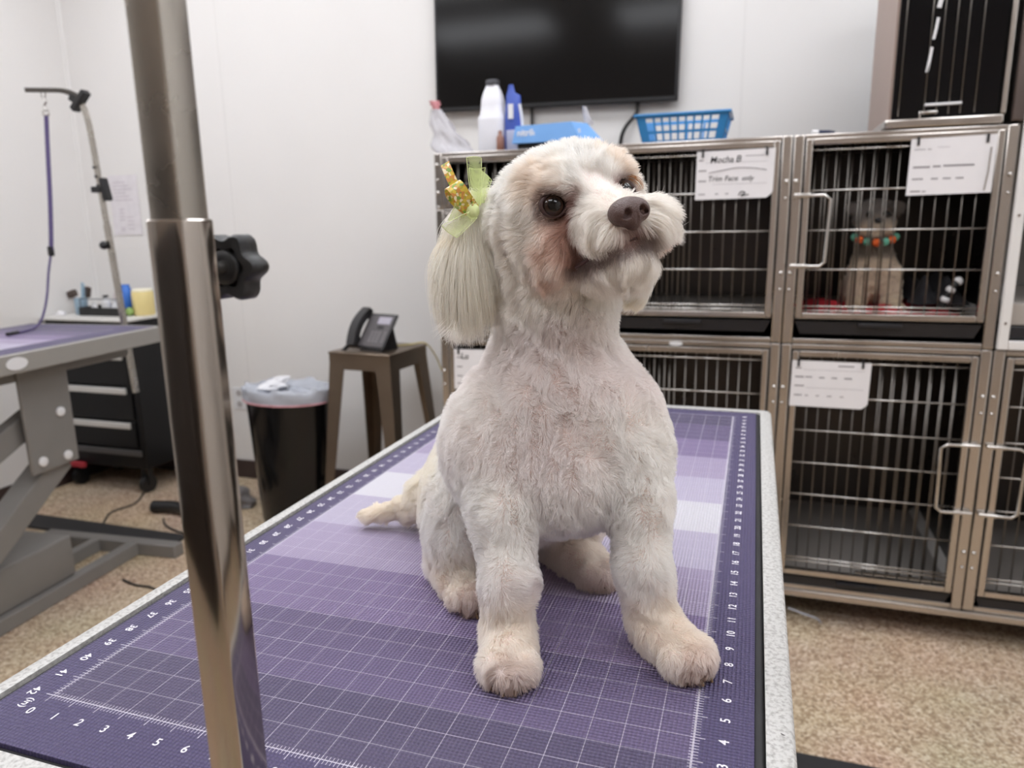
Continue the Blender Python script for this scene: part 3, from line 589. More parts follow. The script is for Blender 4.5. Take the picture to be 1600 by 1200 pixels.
# ------------------------------------------------------------------ on top of the cages (top surface z = .6255)
CT = .6265
CLEARB = mat('clear_film', (206, 204, 210), .2, 0, .12, 60, alpha=.55, bump=1, bscale=45)
def crumple(base, top, n=22, m=26, seed=1, amp=.12):
    """a crumpled bag: rings blended from base outline to top outline"""
    rnd = random.Random(seed); ph = [rnd.uniform(0, 6.28) for _ in range(8)]; mb = MB(); vs_ = []; 
    for i in range(n):
        t = i / (n - 1)
        for k in range(m):
            a = 2 * PI * k / m
            f = 1 + amp * (math.sin(3 * a + ph[0] + 4 * t) * .5 + math.sin(5 * a + ph[1] - 7 * t) * .4 + math.sin(9 * a + ph[2] + 11 * t) * .3 + math.sin(13 * t + 2 * a + ph[3]) * .4)
            bx_, tx = base, top; s_ = t ** .9
            cx = bx_[0] * (1 - s_) + tx[0] * s_; cy = bx_[1] * (1 - s_) + tx[1] * s_
            rx = bx_[2] * (1 - s_) + tx[2] * s_; ry = bx_[3] * (1 - s_) + tx[3] * s_
            if i == 0: f *= .8
            vs_.append((cx + rx * f * math.cos(a), cy + ry * f * math.sin(a), bx_[4] * (1 - t) + tx[4] * t))
    f = [(i * m + k, i * m + (k + 1) % m, (i + 1) * m + (k + 1) % m, (i + 1) * m + k) for i in range(n - 1) for k in range(m)]
    f += [tuple(range(m))[::-1], tuple(range((n - 1) * m, n * m))]
    mb._add(vs_, f); return mb
RED = mat('red_print', (220, 150, 156), .5, 0, .1, 40, alpha=.8)
bg = thing('plastic_bag', 'crumpled clear plastic bag with red print on the left end of the cages', 'bag', (-.52, 2.22, CT))
crumple((-.530, 2.22, .078, .06, CT), (-.607, 2.22, .022, .012, CT + .17), seed=3, amp=.22, n=30, m=40).build('film', CLEARB, bg)
crumple((-.604, 2.22, .010, .008, CT + .168), (-.614, 2.22, .020, .012, CT + .200), n=8, seed=5, amp=.3).build('printed_top', RED, bg)
jm = mat('jug_plastic', (228, 228, 234), .35, 0, .03, 10)
jg = thing('bleach_jug', 'plain white plastic jug with narrow neck, between the clear bag and the blue pouch', 'jug', (-.385, 2.22, CT))
MB().lathe([(.044, 0), (.050, .006), (.051, .02), (.051, .118), (.050, .126), (.043, .140), (.040, .172), (.038, .19), (.034, .205), (.028, .222), (.024, .228), (.022, .236), (.004, .236)], (-.385, 2.22, CT), 40, sy=.85, sq=4).build('body', jm, jg)
MB().lathe([(.024, 0), (.0245, .003), (.0245, .017), (.022, .019), (.004, .019)], (-.385, 2.22, CT + .2365), 24).build('cap', mat('dark_cap', (60, 60, 66), .5), jg)
BLUEP = mat('blue_foil', (52, 80, 170), .35, 0, .18, 14, bump=.5, bscale=40)
pc = thing('wipes_pouch', 'tall blue and white foil pouch standing left of the blue box', 'pouch', (-.302, 2.20, CT))
pb = MB(); vs_ = []; prof = [(0, .030, .022), (.02, .033, .024), (.08, .033, .022), (.13, .032, .018), (.17, .028, .013), (.195, .026, .008), (.205, .015, .004), (.232, .008, .003)]
for z, rx, ry in prof:
    for k in range(20):
        a = 2 * PI * k / 20; vs_.append((-.302 - (.008 if z > .2 else 0) + rx * math.cos(a), 2.20 + ry * math.sin(a), CT + z))
pb._add(vs_, [(i * 20 + k, i * 20 + (k + 1) % 20, (i + 1) * 20 + (k + 1) % 20, (i + 1) * 20 + k) for i in range(len(prof) - 1) for k in range(20)] + [tuple(range(20))[::-1], tuple(range(140, 160))])
pb.build('body', BLUEP, pc)
MB().box((-.315, 2.1765, CT + .115), (-.296, 2.179, CT + .165), .001).build('white_panel', WHITE_PL, pc)
MB().box((-.322, 2.1745, CT + .005), (-.280, 2.1775, CT + .078), .001).build('label', mat('pale_label', (186, 190, 214), .5, 0, .1, 60), pc)
MB().tube(smoothpath([(-.271, 2.20, CT + .06), (-.272, 2.195, CT + .12), (-.278, 2.195, CT + .165)]), .006, 8).build('white_edge', WHITE_PL, pc)
tag(MB().lathe([(.013, 0), (.014, .004), (.014, .05), (.010, .058), (.007, .062), (.007, .075), (.002, .076)], (-.338, 2.155, CT), 18).build('small_bottle', mat('brown_bottle', (140, 96, 80), .3)), 'small brown bottle at the foot of the white jug', 'bottle')
BOXB = mat('blue_carton', (118, 170, 230), .5, 0, .06, 12)
bxm = thing('glove_box', 'light blue carton with white lettering lying behind the dog\'s head', 'box', (-.14, 2.17, CT), math.radians(0))
poly = [(-.295, 2.13), (-.03, 2.12), (.015, 2.19), (-.285, 2.22)]
bb = MB(); bb._add([(-.286, 2.125, CT + .026), (-.04, 2.118, CT + .026), (.022, 2.19, CT + .026), (-.272, 2.23, CT + .026), (-.272, 2.128, CT + .083), (-.075, 2.122, CT + .087), (-.035, 2.19, CT + .087), (-.265, 2.225, CT + .083)],
    [(0, 1, 2, 3), (4, 5, 6, 7), (0, 1, 5, 4), (1, 2, 6, 5), (2, 3, 7, 6), (3, 0, 4, 7)]); bb.build('carton', BOXB, bxm, smooth=0)
MB().box((-.27, 2.14, CT), (.0, 2.22, CT + .0255), .004).build('dark_tray', BLACK_PL, bxm)
BM_ = Matrix.Translation((-.266, 2.1225, CT + .050)) @ Matrix.Rotation(math.radians(1.2), 4, 'Z') @ Matrix.Rotation(math.radians(86), 4, 'X')
mb = MB(); add_text(mb, 'nitrile', .030, BM_, bold=.0008); mb.build('lettering', WHITE_PL, bxm, smooth=0)
mb = MB(); add_text(mb, 'exam gloves', .026, BM_ @ Matrix.Translation((.094, .001, 0)), bold=.0006); mb.build('lettering', WHITE_PL, bxm, smooth=0)
MB().box((.07, .027, -.0005), (.15, .033, .0004), 0, BM_).build('pale_stripe', mat('pale_blue', (176, 204, 240), .5), bxm)
tag(crumple((-.032, 2.21, .016, .012, CT + .085), (-.050, 2.21, .008, .006, CT + .145), n=12, m=16, seed=9, amp=.2).build('glove_cuff', CLEARB), 'crumpled translucent white glove poking out behind the blue carton', 'glove')
# blue basket with slots
BASK = mat('blue_basket', (46, 128, 188), .4, 0, .06, 16)
bk = thing('plastic_basket', 'blue slotted plastic basket on top of the cages below the television', 'basket', (.295, 2.16, CT))
def wall_slots(mb, p00, p10, p01, p11, n, thick, rows=((.12, .36), (.46, .90)), nrm=Vector((0, 1, 0))):
    """trapezoid wall made of rails and uprights, the slots left open"""
    P = lambda u, v: Vector(p00).lerp(Vector(p10), u).lerp(Vector(p01).lerp(Vector(p11), u), v)
    def slab(u0, u1, v0, v1):
        q = [P(u0, v0), P(u1, v0), P(u1, v1), P(u0, v1)]; q2 = [p + nrm * thick for p in q]
        mb._add(q + q2, [(0, 1, 2, 3), (7, 6, 5, 4), (0, 4, 5, 1), (1, 5, 6, 2), (2, 6, 7, 3), (3, 7, 4, 0)])
    vs = [0] + [x for r in rows for x in r] + [1]
    for i in range(0, len(vs), 2): slab(0, 1, vs[i], vs[i + 1])
    for (va, vb) in rows:
        us = [0, .10] + [.10 + .80 * (k + .62) / n for k in range(n) for _ in (0,)]
        slab(0, .10, va, vb); slab(.90, 1, va, vb)
        for k in range(n - 1): u = .10 + .80 * (k + 1) / n; slab(u - .012, u + .012, va, vb)
fr = MB(); wall_slots(fr, (.168, 2.09, CT), (.418, 2.09, CT), (.150, 2.068, CT + .082), (.437, 2.068, CT + .082), 9, .003, rows=((.10, .34), (.44, .90))); fr.build('front_wall', BASK, bk, smooth=0)
fr = MB(); wall_slots(fr, (.168, 2.25, CT), (.418, 2.25, CT), (.150, 2.272, CT + .082), (.437, 2.272, CT + .082), 4, .003, rows=((.10, .92),), nrm=Vector((0, -1, 0))); fr.build('back_wall', BASK, bk, smooth=0)
fr = MB(); wall_slots(fr, (.168, 2.25, CT), (.168, 2.09, CT), (.150, 2.272, CT + .082), (.150, 2.068, CT + .082), 5, .003, nrm=Vector((1, 0, 0))); fr.build('side_wall', BASK, bk, smooth=0)
fr = MB(); wall_slots(fr, (.418, 2.25, CT), (.418, 2.09, CT), (.437, 2.272, CT + .082), (.437, 2.068, CT + .082), 5, .003, nrm=Vector((-1, 0, 0))); fr.build('side_wall', BASK, bk, smooth=0)
MB().box((.168, 2.09, CT), (.418, 2.25, CT + .003)).build('bottom', BASK, bk)
MB().tube([(.146, 2.064, CT + .083), (.441, 2.064, CT + .083), (.441, 2.276, CT + .083), (.146, 2.276, CT + .083), (.146, 2.064, CT + .083)], .0045, 8).build('rim', BASK, bk)
pn = thing('marker_pen', 'dark marker with white cap lying on the upper right cage', 'pen', (.70, 2.08, CT))
MB().cyl((.693, 2.075, CT + .007), (.725, 2.085, CT + .007), .0062, .0055).cyl((.725, 2.085, CT + .007), (.742, 2.09, CT + .007), .0055, .002).build('barrel', mat('navy_barrel', (40, 48, 78), .4), pn)
MB().cyl((.676, 2.070, CT + .007), (.693, 2.075, CT + .007), .0068).build('cap', WHITE_PL, pn)
# ------------------------------------------------------------------ stool and desk phone
BRONZE = mat('bronze_metal', (122, 108, 94), .34, .75, .12, 12)
SZ = -.13
SC = Vector((-.997, 2.40)); SA = math.radians(-5)
st = thing('metal_stool', 'bronze metal stool with tapered legs, holding the desk phone', 'stool', (SC.x, SC.y, FLOOR), SA, world=False)
zs = SZ - FLOOR
se = MB().box((-.155, -.155, zs - .012), (.155, .155, zs), .009, seg=3)
se.box((-.15, -.15, zs - .075), (.15, -.145, zs - .006)).box((-.15, .145, zs - .075), (.15, .15, zs - .006)).box((-.15, -.145, zs - .075), (-.145, .145, zs - .006)).box((.145, -.145, zs - .075), (.15, .145, zs - .006)); se.build('seat', BRONZE, st)
for sx in (-1, 1):
    for sy in (-1, 1):
        lg = MB(); top, bot = Vector((.148 * sx, .148 * sy, zs - .02)), Vector((.205 * sx, .205 * sy, 0)); wt, wb_ = .075, .030
        vs_ = []
        for c_, w_ in ((top, wt), (bot, wb_)):
            for dx, dy in ((0, 0), (-w_, 0), (-w_, -.006), (-.006, -.006), (-.006, -w_), (0, -w_)): vs_.append((c_.x + dx * sx, c_.y + dy * sy, c_.z))
        lg._add(vs_, [(k, (k + 1) % 6, 6 + (k + 1) % 6, 6 + k) for k in range(6)] + [tuple(range(6))[::-1], tuple(range(6, 12))]); lg.build('leg', BRONZE, st, smooth=0)
q = .185; zz = .20
for a_, b_ in (((-q, -q), (q, -q)), ((q, -q), (q, q)), ((q, q), (-q, q)), ((-q, q), (-q, -q))): MB().box((min(a_[0], b_[0]) - .006, min(a_[1], b_[1]) - .002, zz), (max(a_[0], b_[0]) + .006, max(a_[1], b_[1]) + .002, zz + .022), .001).build('brace', BRONZE, st)
PHB = mat('phone_black', (44, 43, 45), .38, 0, .1, 30); PHF = mat('phone_face', (92, 88, 90), .45, 0, .06, 40); KEY = mat('phone_keys', (128, 124, 126), .5); LCD = mat('phone_display', (176, 172, 184), .25)
ph = thing('desk_phone', 'black desk telephone with handset on the left, on the bronze stool', 'telephone', (-1.0, 2.36, SZ), math.radians(-14), world=False)
PM = Matrix.Rotation(math.radians(52), 4, 'X')     # tilted face, local x right, y up the face
MB().box((-.045, -.005, -.012), (.105, .165, .0), .004, Matrix.Translation((0, -.055, .018)) @ PM).build('body', PHB, ph)
FM = Matrix.Translation((0, -.055, .018)) @ PM
MB().box((-.035, .004, .0), (.098, .155, .0022), .001, FM).build('face', PHF, ph)
MB().box((.018, .112, .002), (.088, .146, .0035), .001, FM).build('display', LCD, ph)
for r_ in range(4):
    for c_ in range(3): MB().box((.008 + c_ * .020, .024 + r_ * .014, .002), (.020 + c_ * .020, .033 + r_ * .014, .0042), .001, FM).build('key', KEY, ph)
MB().box((.030, .088, .002), (.064, .102, .004), .002, FM).build('navigation_key', PHB, ph)
for r_ in range(4): MB().box((.078, .026 + r_ * .014, .002), (.090, .033 + r_ * .014, .004), .001, FM).build('key', KEY, ph)
sd = MB(); sd._add([(-.03, -.05, 0), (.09, -.05, 0), (.09, .055, 0), (-.03, .055, 0), (-.03, -.045, .010), (.09, -.045, .010), (.09, .03, .098), (-.03, .03, .098)], [(0, 1, 2, 3), (4, 5, 6, 7), (0, 1, 5, 4), (1, 2, 6, 5), (2, 3, 7, 6), (3, 0, 4, 7)]); sd.build('stand', PHB, ph, smooth=0)
hs = MB(); pts = [Vector((-.056, y, .014 + .022 * math.sin(PI * (y + .004) / .172))) for y in [-.004 + .172 * k / 10 for k in range(11)]]
hs.tube([FM @ p for p in pts], .02, flat=(.044, .030, FM.to_3x3() @ Vector((0, 0, 1)))); 
hs.box((-.078, -.006, -.002), (-.034, .040, .030), .007, FM).box((-.078, .132, -.002), (-.034, .178, .030), .007, FM); hs.build('handset', PHB, ph)
cordp = [FM @ Vector((-.068, -.004, .01)), Vector((-.085, -.075, .012)), Vector((-.105, -.105, -.03)), Vector((-.13, -.115, -.09)), Vector((-.155, -.10, -.12)), Vector((-.170, -.06, -.10)), Vector((-.168, -.03, -.03)), Vector((-.12, .0, .004)), Vector((-.03, .02, .008))]
MB().tube(smoothpath(cordp, 5), .0085, 8).build('coiled_cord', BLACK_PL, ph)
tag(MB().tube(smoothpath([(-.93, 2.44, SZ + .004), (-.88, 2.47, SZ + .006), (-.83, 2.52, SZ + .005), (-.805, 2.57, SZ - .06), (-.785, 2.6, SZ - .14), (-.755, 2.62, SZ - .18), (-.73, 2.66, SZ - .15), (-.70, 2.70, -.10)]), .003, 6).build('network_cable', mat('yellow_cable', (214, 196, 112), .5)), 'thin yellow cable running from the phone down the wall', 'cable')
# ------------------------------------------------------------------ waste bin
BINM = mat('bin_black', (12, 12, 13), .16, 0, .2, 10, spec=.4); LINER = mat('bin_liner', (188, 192, 202), .25, 0, .05, 16, alpha=.85, bump=.6, bscale=25)
bc = Vector((-1.418, 2.32)); bn = thing('waste_bin', 'tall glossy black waste bin with pale liner over its rim, beside the stool', 'bin', (bc.x, bc.y, FLOOR))
zr = .635
MB().lathe([(.150, 0), (.165, .006), (.172, .03), (.203, zr - .02), (.206, zr), (.197, zr), (.192, zr - .03), (.150, .06), (.01, .05)], (bc.x, bc.y, FLOOR), 40, sy=.72).build('body', BINM, bn)
rnd = random.Random(4); lv = []; m_ = 60
prof = [(.211, -.045), (.214, -.025), (.213, -.002), (.209, .008), (.195, .011), (.16, -.004), (.11, -.016), (.05, -.008), (.01, -.012)]
for i, (r_, z_) in enumerate(prof):
    for k in range(m_):
        a = 2 * PI * k / m_; wv = .004 * math.sin(7 * a + i) + .003 * math.sin(13 * a + 2 * i) + rnd.uniform(-.002, .002)
        lv.append((bc.x + (r_ + wv) * math.cos(a), bc.y + (r_ + wv) * math.sin(a) * .72, FLOOR + zr + z_ + (wv * 2.2 if i > 3 else wv * (1.2 if i == 0 else .4))))
lb = MB(); lb._add(lv, [(i * m_ + k, i * m_ + (k + 1) % m_, (i + 1) * m_ + (k + 1) % m_, (i + 1) * m_ + k) for i in range(len(prof) - 1) for k in range(m_)]); lb.build('liner', LINER, bn)
crumple((bc.x - .07, bc.y - .03, .07, .05, FLOOR + zr + .003), (bc.x - .02, bc.y, .03, .03, FLOOR + zr + .05), n=10, m=20, seed=8, amp=.25).build('liner_fold', mat('white_film', (232, 232, 236), .4), bn)
MB().tube(smoothpath([(bc.x + .2125 * math.cos(a), bc.y + .2125 * .725 * math.sin(a), FLOOR + zr - .047) for a in [PI * (1.0 + .95 * k / 12) for k in range(13)]], 3), .004, 6).build('red_drawstring', mat('pink_band', (206, 150, 156), .5), bn)
# outlet, papers
ou = thing('wall_outlet', 'white electrical outlet low on the back wall left of the bin', 'outlet', (-2.055, YB, -.50))
MB().box((-2.095, YB - .006, -.565), (-2.015, YB - .0005, -.445), .003).build('cover_plate', WHITE_PL, ou)
for dz in (-.03, .03): MB().lathe([(.017, 0), (.017, .002), (.002, .002)], M=Matrix.Translation((-2.055, YB - .006, -.505 + dz)) @ Matrix.Rotation(PI / 2, 4, 'X'), seg=18).build('socket', mat('socket_grey', (176, 172, 172), .4), ou)
def notice(label, x0, x1, z0, z1, rows):
    t = thing('wall_notice', label, 'notice', ((x0 + x1) / 2, YB, z0))
    MB().box((x0, YB - .004, z0), (x1, YB - .0022, z1), .0004).build('sheet', mat('thin_paper', (226, 222, 226), .7), t)
    for xa, xb, z in rows: MB().box((x0 + xa, YB - .0046, z0 + z), (x0 + xb, YB - .0041, z0 + z + .005)).build('text_line', mat('pale_ink', (196, 188, 196), .8), t)
rows = [(.03, .11 + .02 * ((k * 7) % 3), .27 - .018 * k) for k in range(6)] + [(.05, .085, .13 - .018 * k) for k in range(4)] + [(.05, .08, .035 - .012 * k) for k in range(2)] + [(.10, .14, .09 - .02 * k) for k in range(4)]
notice('printed white sheet pinned to the back wall behind the slim grooming post', -2.765, -2.575, .362, .672, rows)
# ------------------------------------------------------------------ tool chest in the corner
CHB = mat('chest_black', (14, 14, 16), .34, 0, .15, 12, spec=.35); ALU = mat('drawer_pull', (220, 218, 214), .35, .3, .05, 20)
cx0, cx1, cy0, cy1, cz0, cz1 = -2.93, -2.375, 2.40, 2.755, FLOOR + .13, -.055
ch = thing('tool_chest', 'black rolling tool chest with silver drawer pulls in the far left corner', 'tool chest', ((cx0 + cx1) / 2, (cy0 + cy1) / 2, FLOOR))
MB().box((cx0, cy0 + .02, cz0), (cx1, cy1, cz1), .006).build('body', CHB, ch)
for k, (za, zb) in enumerate(((-.20, -.075), (-.375, -.21), (-.555, -.385), (-.70, -.565))):
    d_ = MB().box((cx0 + .03, cy0 + .008, za), (cx1 - .035, cy0 + .0195, zb), .003).build('drawer', CHB, ch)
    MB().box((cx0 + .04, cy0 - .012, zb - .036), (cx1 - .075, cy0 + .006, zb - .004), .006).build('pull', ALU, d_)
    MB().box((cx1 - .073, cy0 - .012, zb - .036), (cx1 - .055, cy0 + .006, zb - .004), .004).build('pull_end', ALU, d_)
MB().box((cx0 - .005, cy0 - .01, cz1), (cx1 + .01, cy1 + .005, cz1 + .012), .003).build('top_tray', mat('white_top', (214, 212, 208), .5), ch)
MB().box((cx0 + .03, cy0 - .004, FLOOR + .205), (cx1 - .01, cy0 + .012, FLOOR + .235), .004).build('lower_rail', mat('rail_grey', (92, 90, 90), .4, .4), ch)
for x in (cx0 + .06, cx1 - .04):
    for y in (cy0 + .05, cy1 - .05):
        ca = MB().cyl((x - .016, y, FLOOR + .045), (x + .016, y, FLOOR + .045), .045, seg=20).build('caster', BLACK_PL, ch)
        MB().box((x - .024, y - .014, FLOOR + .045), (x - .018, y + .014, FLOOR + .13)).box((x + .018, y - .014, FLOOR + .045), (x + .024, y + .014, FLOOR + .13)).build('fork', BLACK_PL, ca)
MB().box((-2.925, cy0 - .012, FLOOR + .115), (-2.77, cy0 + .01, FLOOR + .145), .004).build('red_handle', mat('red_plastic', (168, 52, 62), .4), ch)
# things on the tool chest
CZ = cz1 + .0125
tr = thing('organiser_tray', 'black shallow tray of bottles on the tool chest', 'tray', (-2.62, 2.58, CZ))
MB().box((-2.79, 2.51, CZ), (-2.50, 2.70, CZ + .004)).box((-2.79, 2.51, CZ), (-2.786, 2.70, CZ + .042)).box((-2.504, 2.51, CZ), (-2.50, 2.70, CZ + .042)).box((-2.786, 2.51, CZ), (-2.504, 2.514, CZ + .042)).box((-2.786, 2.696, CZ), (-2.504, 2.70, CZ + .042)).build('body', BLACK_PL, tr)
MB().tube([(-2.785, 2.52, CZ + .04), (-2.785, 2.52, CZ + .085), (-2.505, 2.52, CZ + .085), (-2.505, 2.52, CZ + .04)], .003, 6).build('wire_rail', mat('rail_wire', (80, 84, 92), .4, .5), tr)
def bottle(label, x, y, z, r, h, m, capm=None, cap_h=.02, neck=.45):
    t = thing('bottle', label, 'bottle', (x, y, z))
    MB().lathe([(r * .9, 0), (r, .004), (r, h * .72), (r * .8, h * .85), (r * neck, h * .92), (r * neck, h), (.002, h)], (x, y, z), 18).build('body', m, t)
    if capm: MB().lathe([(r * neck * 1.2, 0), (r * neck * 1.2, cap_h), (.002, cap_h)], (x, y, z + h), 14).build('cap', capm, t)
PALE = mat('pale_grey_plastic', (214, 204, 204), .4); BLUEB = mat('blue_bottle', (58, 116, 206), .35); TRB = mat('pale_blue_plastic', (170, 196, 214), .3, alpha=.8)
CZT = CZ + .0045
bottle('plain white bottle with black cap, in the middle of the tray', -2.665, 2.57, CZT, .024, .085, WHITE_PL, BLACK_PL, .012)
bottle('short white bottle beside the blue can in the tray', -2.598, 2.56, CZT, .017, .06, WHITE_PL, WHITE_PL, .012)
bottle('pale grey wide bottle at the back of the tray', -2.66, 2.655, CZT, .03, .125, PALE, PALE, .012)
bottle('small white bottle at the left end of the tray', -2.735, 2.56, CZT, .016, .05, WHITE_PL, WHITE_PL, .01)
tag(MB().lathe([(.027, 0), (.028, .004), (.028, .125), (.022, .135), (.020, .145), (.02, .15), (.002, .15)], (-2.557, 2.60, CZT), 22).build('spray_can', BLUEB), 'bright blue spray can at the right end of the tray', 'can')
tag(MB().lathe([(.018, 0), (.019, .003), (.016, .016), (.004, .02)], (-2.665, 2.532, CZT), 14).build('bandage_roll', mat('yellow_green', (186, 186, 110), .6)), 'small yellow green roll at the front of the tray', 'roll')
yj = thing('yellow_tub', 'round yellow tub with pale lid right of the slim grooming post', 'tub', (-2.45, 2.60, CZ))
MB().lathe([(.048, 0), (.052, .004), (.054, .115), (.050, .122), (.002, .122)], (-2.45, 2.60, CZ), 28).build('body', mat('yellow_plastic', (232, 214, 150), .45, 0, .08, 20), yj)
MB().lathe([(.052, 0), (.053, .004), (.045, .012), (.002, .013)], (-2.45, 2.60, CZ + .1225), 28).build('lid', mat('cream_lid', (236, 230, 206), .4), yj)
tag(MB().ball((-2.487, 2.54, CZ + .022), (.022, .018, .022), 12, 8).build('green_ball', mat('green_rubber', (140, 170, 96), .6)), 'small green ball beside the yellow tub', 'ball')
def brush(label, x, y, rot, head, hm):
    t = thing('brush', label, 'brush', (x, y, CZ))
    M = Matrix.Translation((x, y, CZ)) @ Matrix.Rotation(rot, 4, 'Y')
    MB().tube([M @ Vector((0, 0, .002)), M @ Vector((0, 0, .05)), M @ Vector((0, 0, .09))], [.006, .008, .006], 8).build('handle', mat('brush_handle', (150, 128, 120), .5), t)
    MB().box((-head[0] / 2, -.012, .09), (head[0] / 2, .012, .09 + head[1]), .004, M).build('head', hm, t)
DKB = mat('dark_bristle', (84, 72, 66), .8, 0, .3, 200)
brush('dark square brush head leaning left at the left end of the chest', -2.89, 2.60, math.radians(-18), (.055, .035), DKB)
brush('dark upright brush beside the pale blue comb', -2.85, 2.60, math.radians(16), (.032, .055), DKB)
cp = thing('tool_cup', 'pale translucent cup holding combs, left of the tray', 'cup', (-2.825, 2.56, CZ))
MB().lathe([(.026, 0), (.030, .003), (.032, .085), (.030, .085), (.027, .006), (.002, .006)], (-2.825, 2.56, CZ), 22).build('body', TRB, cp)
cm = thing('comb', 'pale blue long comb standing in the cup', 'comb', (-2.822, 2.565, CZ + .008))
M = Matrix.Translation((-2.822, 2.565, CZ + .012)) @ Matrix.Rotation(math.radians(9), 4, 'Y')
MB().box((-.011, -.003, 0), (-.002, .003, .155), .001, M).build('spine', mat('comb_blue', (150, 184, 206), .4), cm)
tb2 = MB(); [tb2.box((-.002, -.0015, .05 + .006 * k), (.012, .0015, .053 + .006 * k), 0, M) for k in range(17)]; tb2.build('teeth', mat('comb_blue_teeth', (150, 184, 206), .4), cm)['kind'] = 'stuff'
tag(crumple((-2.905, 2.50, .03, .03, CZ), (-2.90, 2.50, .012, .012, CZ + .022), n=8, m=16, seed=12, amp=.25).build('tissue', PAPER), 'crumpled white tissue at the front left of the tool chest', 'tissue')
# lead hanging from the slim post
LEAD = mat('purple_webbing', (84, 72, 116), .7, 0, .1, 200, bump=.3, bscale=400)
ld = thing('grooming_lead', 'purple lead hanging from the slim post over the far table, end lying on the mat', 'lead', (-2.215, 1.985, .90))
LX, LYq = -2.215, 1.985
mb = MB(); mb.tube([(LX + .012 * math.cos(a), LYq, .924 + .018 * math.sin(a)) for a in [2 * PI * k / 14 for k in range(15)]], .0025, 6).build('ring', CHROME, ld)
MB().tube(smoothpath([(LX, LYq, .908), (LX + .008, LYq, .892), (LX - .002, LYq, .878), (LX + .004, LYq, .862)]), .005, 8).build('snap_hook', CHROME, ld)
MB().tube([(LX - .016, LYq, .842), (LX - .014, LYq, .86), (LX + .014, LYq, .86), (LX + .016, LYq, .842), (LX - .016, LYq, .842)], .003, 6).build('slider', CHROME, ld)
strap = smoothpath([(LX, LYq, .842), (LX + .004, LYq - .02, .70), (LX + .016, LYq - .05, .52), (LX + .026, LYq - .08, .36), (LX + .026, LYq - .09, .31)], 5)
MB().tube(strap, .01, flat=(.022, .003, (0, 1, 0))).build('webbing', LEAD, ld)
MB().box((LX + .017, LYq - .10, .285), (LX + .035, LYq - .08, .325), .004).build('slide_lock', BLACK_PL, ld)
cord = smoothpath([(LX + .026, LYq - .09, .30), (LX + .020, LYq - .11, .22), (LX + .026, LYq - .14, .12), (LX + .024, LYq - .17, .045), (LX + .02, LYq - .20, .010), (LX + .06, LYq - .27, .0066), (LX + .085, LYq - .33, .0066)], 6)
MB().tube(cord, .0045, 8).build('loop_cord', LEAD, ld)
MB().tube([(LX + .085, LYq - .33, .0085), (LX + .092, LYq - .355, .0085), (LX + .10, LYq - .385, .0085)], .007, 8).build('stopper', BLACK_PL, ld)
# ------------------------------------------------------------------ floor clutter on the left
RUB = mat('rubber_mat', (40, 39, 41), .7, 0, .15, 60, bump=.3, bscale=200)
tag(MB().box((-2.90, 1.905, FLOOR), (-1.79, 2.03, FLOOR + .012), .004).build('floor_mat', RUB), 'narrow black rubber mat on the floor behind the left table base', 'mat')
tag(MB().tube(smoothpath([(-2.42, 2.42, FLOOR + .005), (-2.34, 2.28, FLOOR + .005), (-2.36, 2.16, FLOOR + .005), (-2.30, 2.06, FLOOR + .005), (-2.28, 2.035, FLOOR + .006)]), .0045, 6).build('floor_cable', CORD), 'thin dark cable curling from the tool chest to the rubber mat', 'cable')
hz = thing('dryer_hose', 'short black hose end lying on the floor behind the main post', 'hose', (-2.0, 2.23, FLOOR))
MB().tube(smoothpath([(-2.15, 2.225, FLOOR + .03), (-2.06, 2.24, FLOOR + .034), (-1.95, 2.22, FLOOR + .034), (-1.86, 2.16, FLOOR + .034)]), .028, 14).build('tube', BLACK_PL, hz)
MB().cyl((-2.165, 2.222, FLOOR + .03), (-2.14, 2.226, FLOOR + .03), .0295, seg=18).build('cuff', BLACK_PL, hz)
tag(MB().tube(smoothpath([(-2.05, 2.16, FLOOR + .005), (-1.98, 2.10, FLOOR + .005), (-1.88, 2.06, FLOOR + .005), (-1.80, 2.05, FLOOR + .005)]), .0045, 6).build('floor_cable', CORD), 'dark cable beside the black hose near the end of the rubber mat', 'cable')
tag(MB().tube(smoothpath([(-1.74, 1.62, FLOOR + .005), (-1.66, 1.60, FLOOR + .005), (-1.58, 1.60, FLOOR + .005), (-1.48, 1.56, FLOOR + .005)]), .0045, 6).build('floor_cable', CORD), 'dark cable emerging in front of the left table base', 'cable')
tag(crumple((-1.83, 2.42, .10, .08, FLOOR), (-1.84, 2.42, .05, .04, FLOOR + .085), n=12, m=24, seed=21, amp=.25).build('grey_bag', mat('grey_film', (112, 108, 108), .4, 0, .2, 20, bump=.5, bscale=30)), 'crumpled dark grey plastic bag on the floor left of the waste bin', 'bag')
tag(MB().tube(smoothpath([(.70, 2.03, FLOOR + .05), (.745, 1.99, FLOOR + .058), (.785, 1.985, FLOOR + .05), (.80, 2.0, FLOOR + .03), (.80, 2.06, FLOOR + .006)]), .004, 8).build('loose_cable', mat('grey_cable', (150, 150, 156), .4)), 'grey cable loop sticking out from under the cages', 'cable')
tag(MB().box((.60, .75, FLOOR), (1.02, 1.36, FLOOR + .012), .004).build('floor_mat', RUB), 'black rubber mat on the floor beside the main table, bottom right', 'mat')
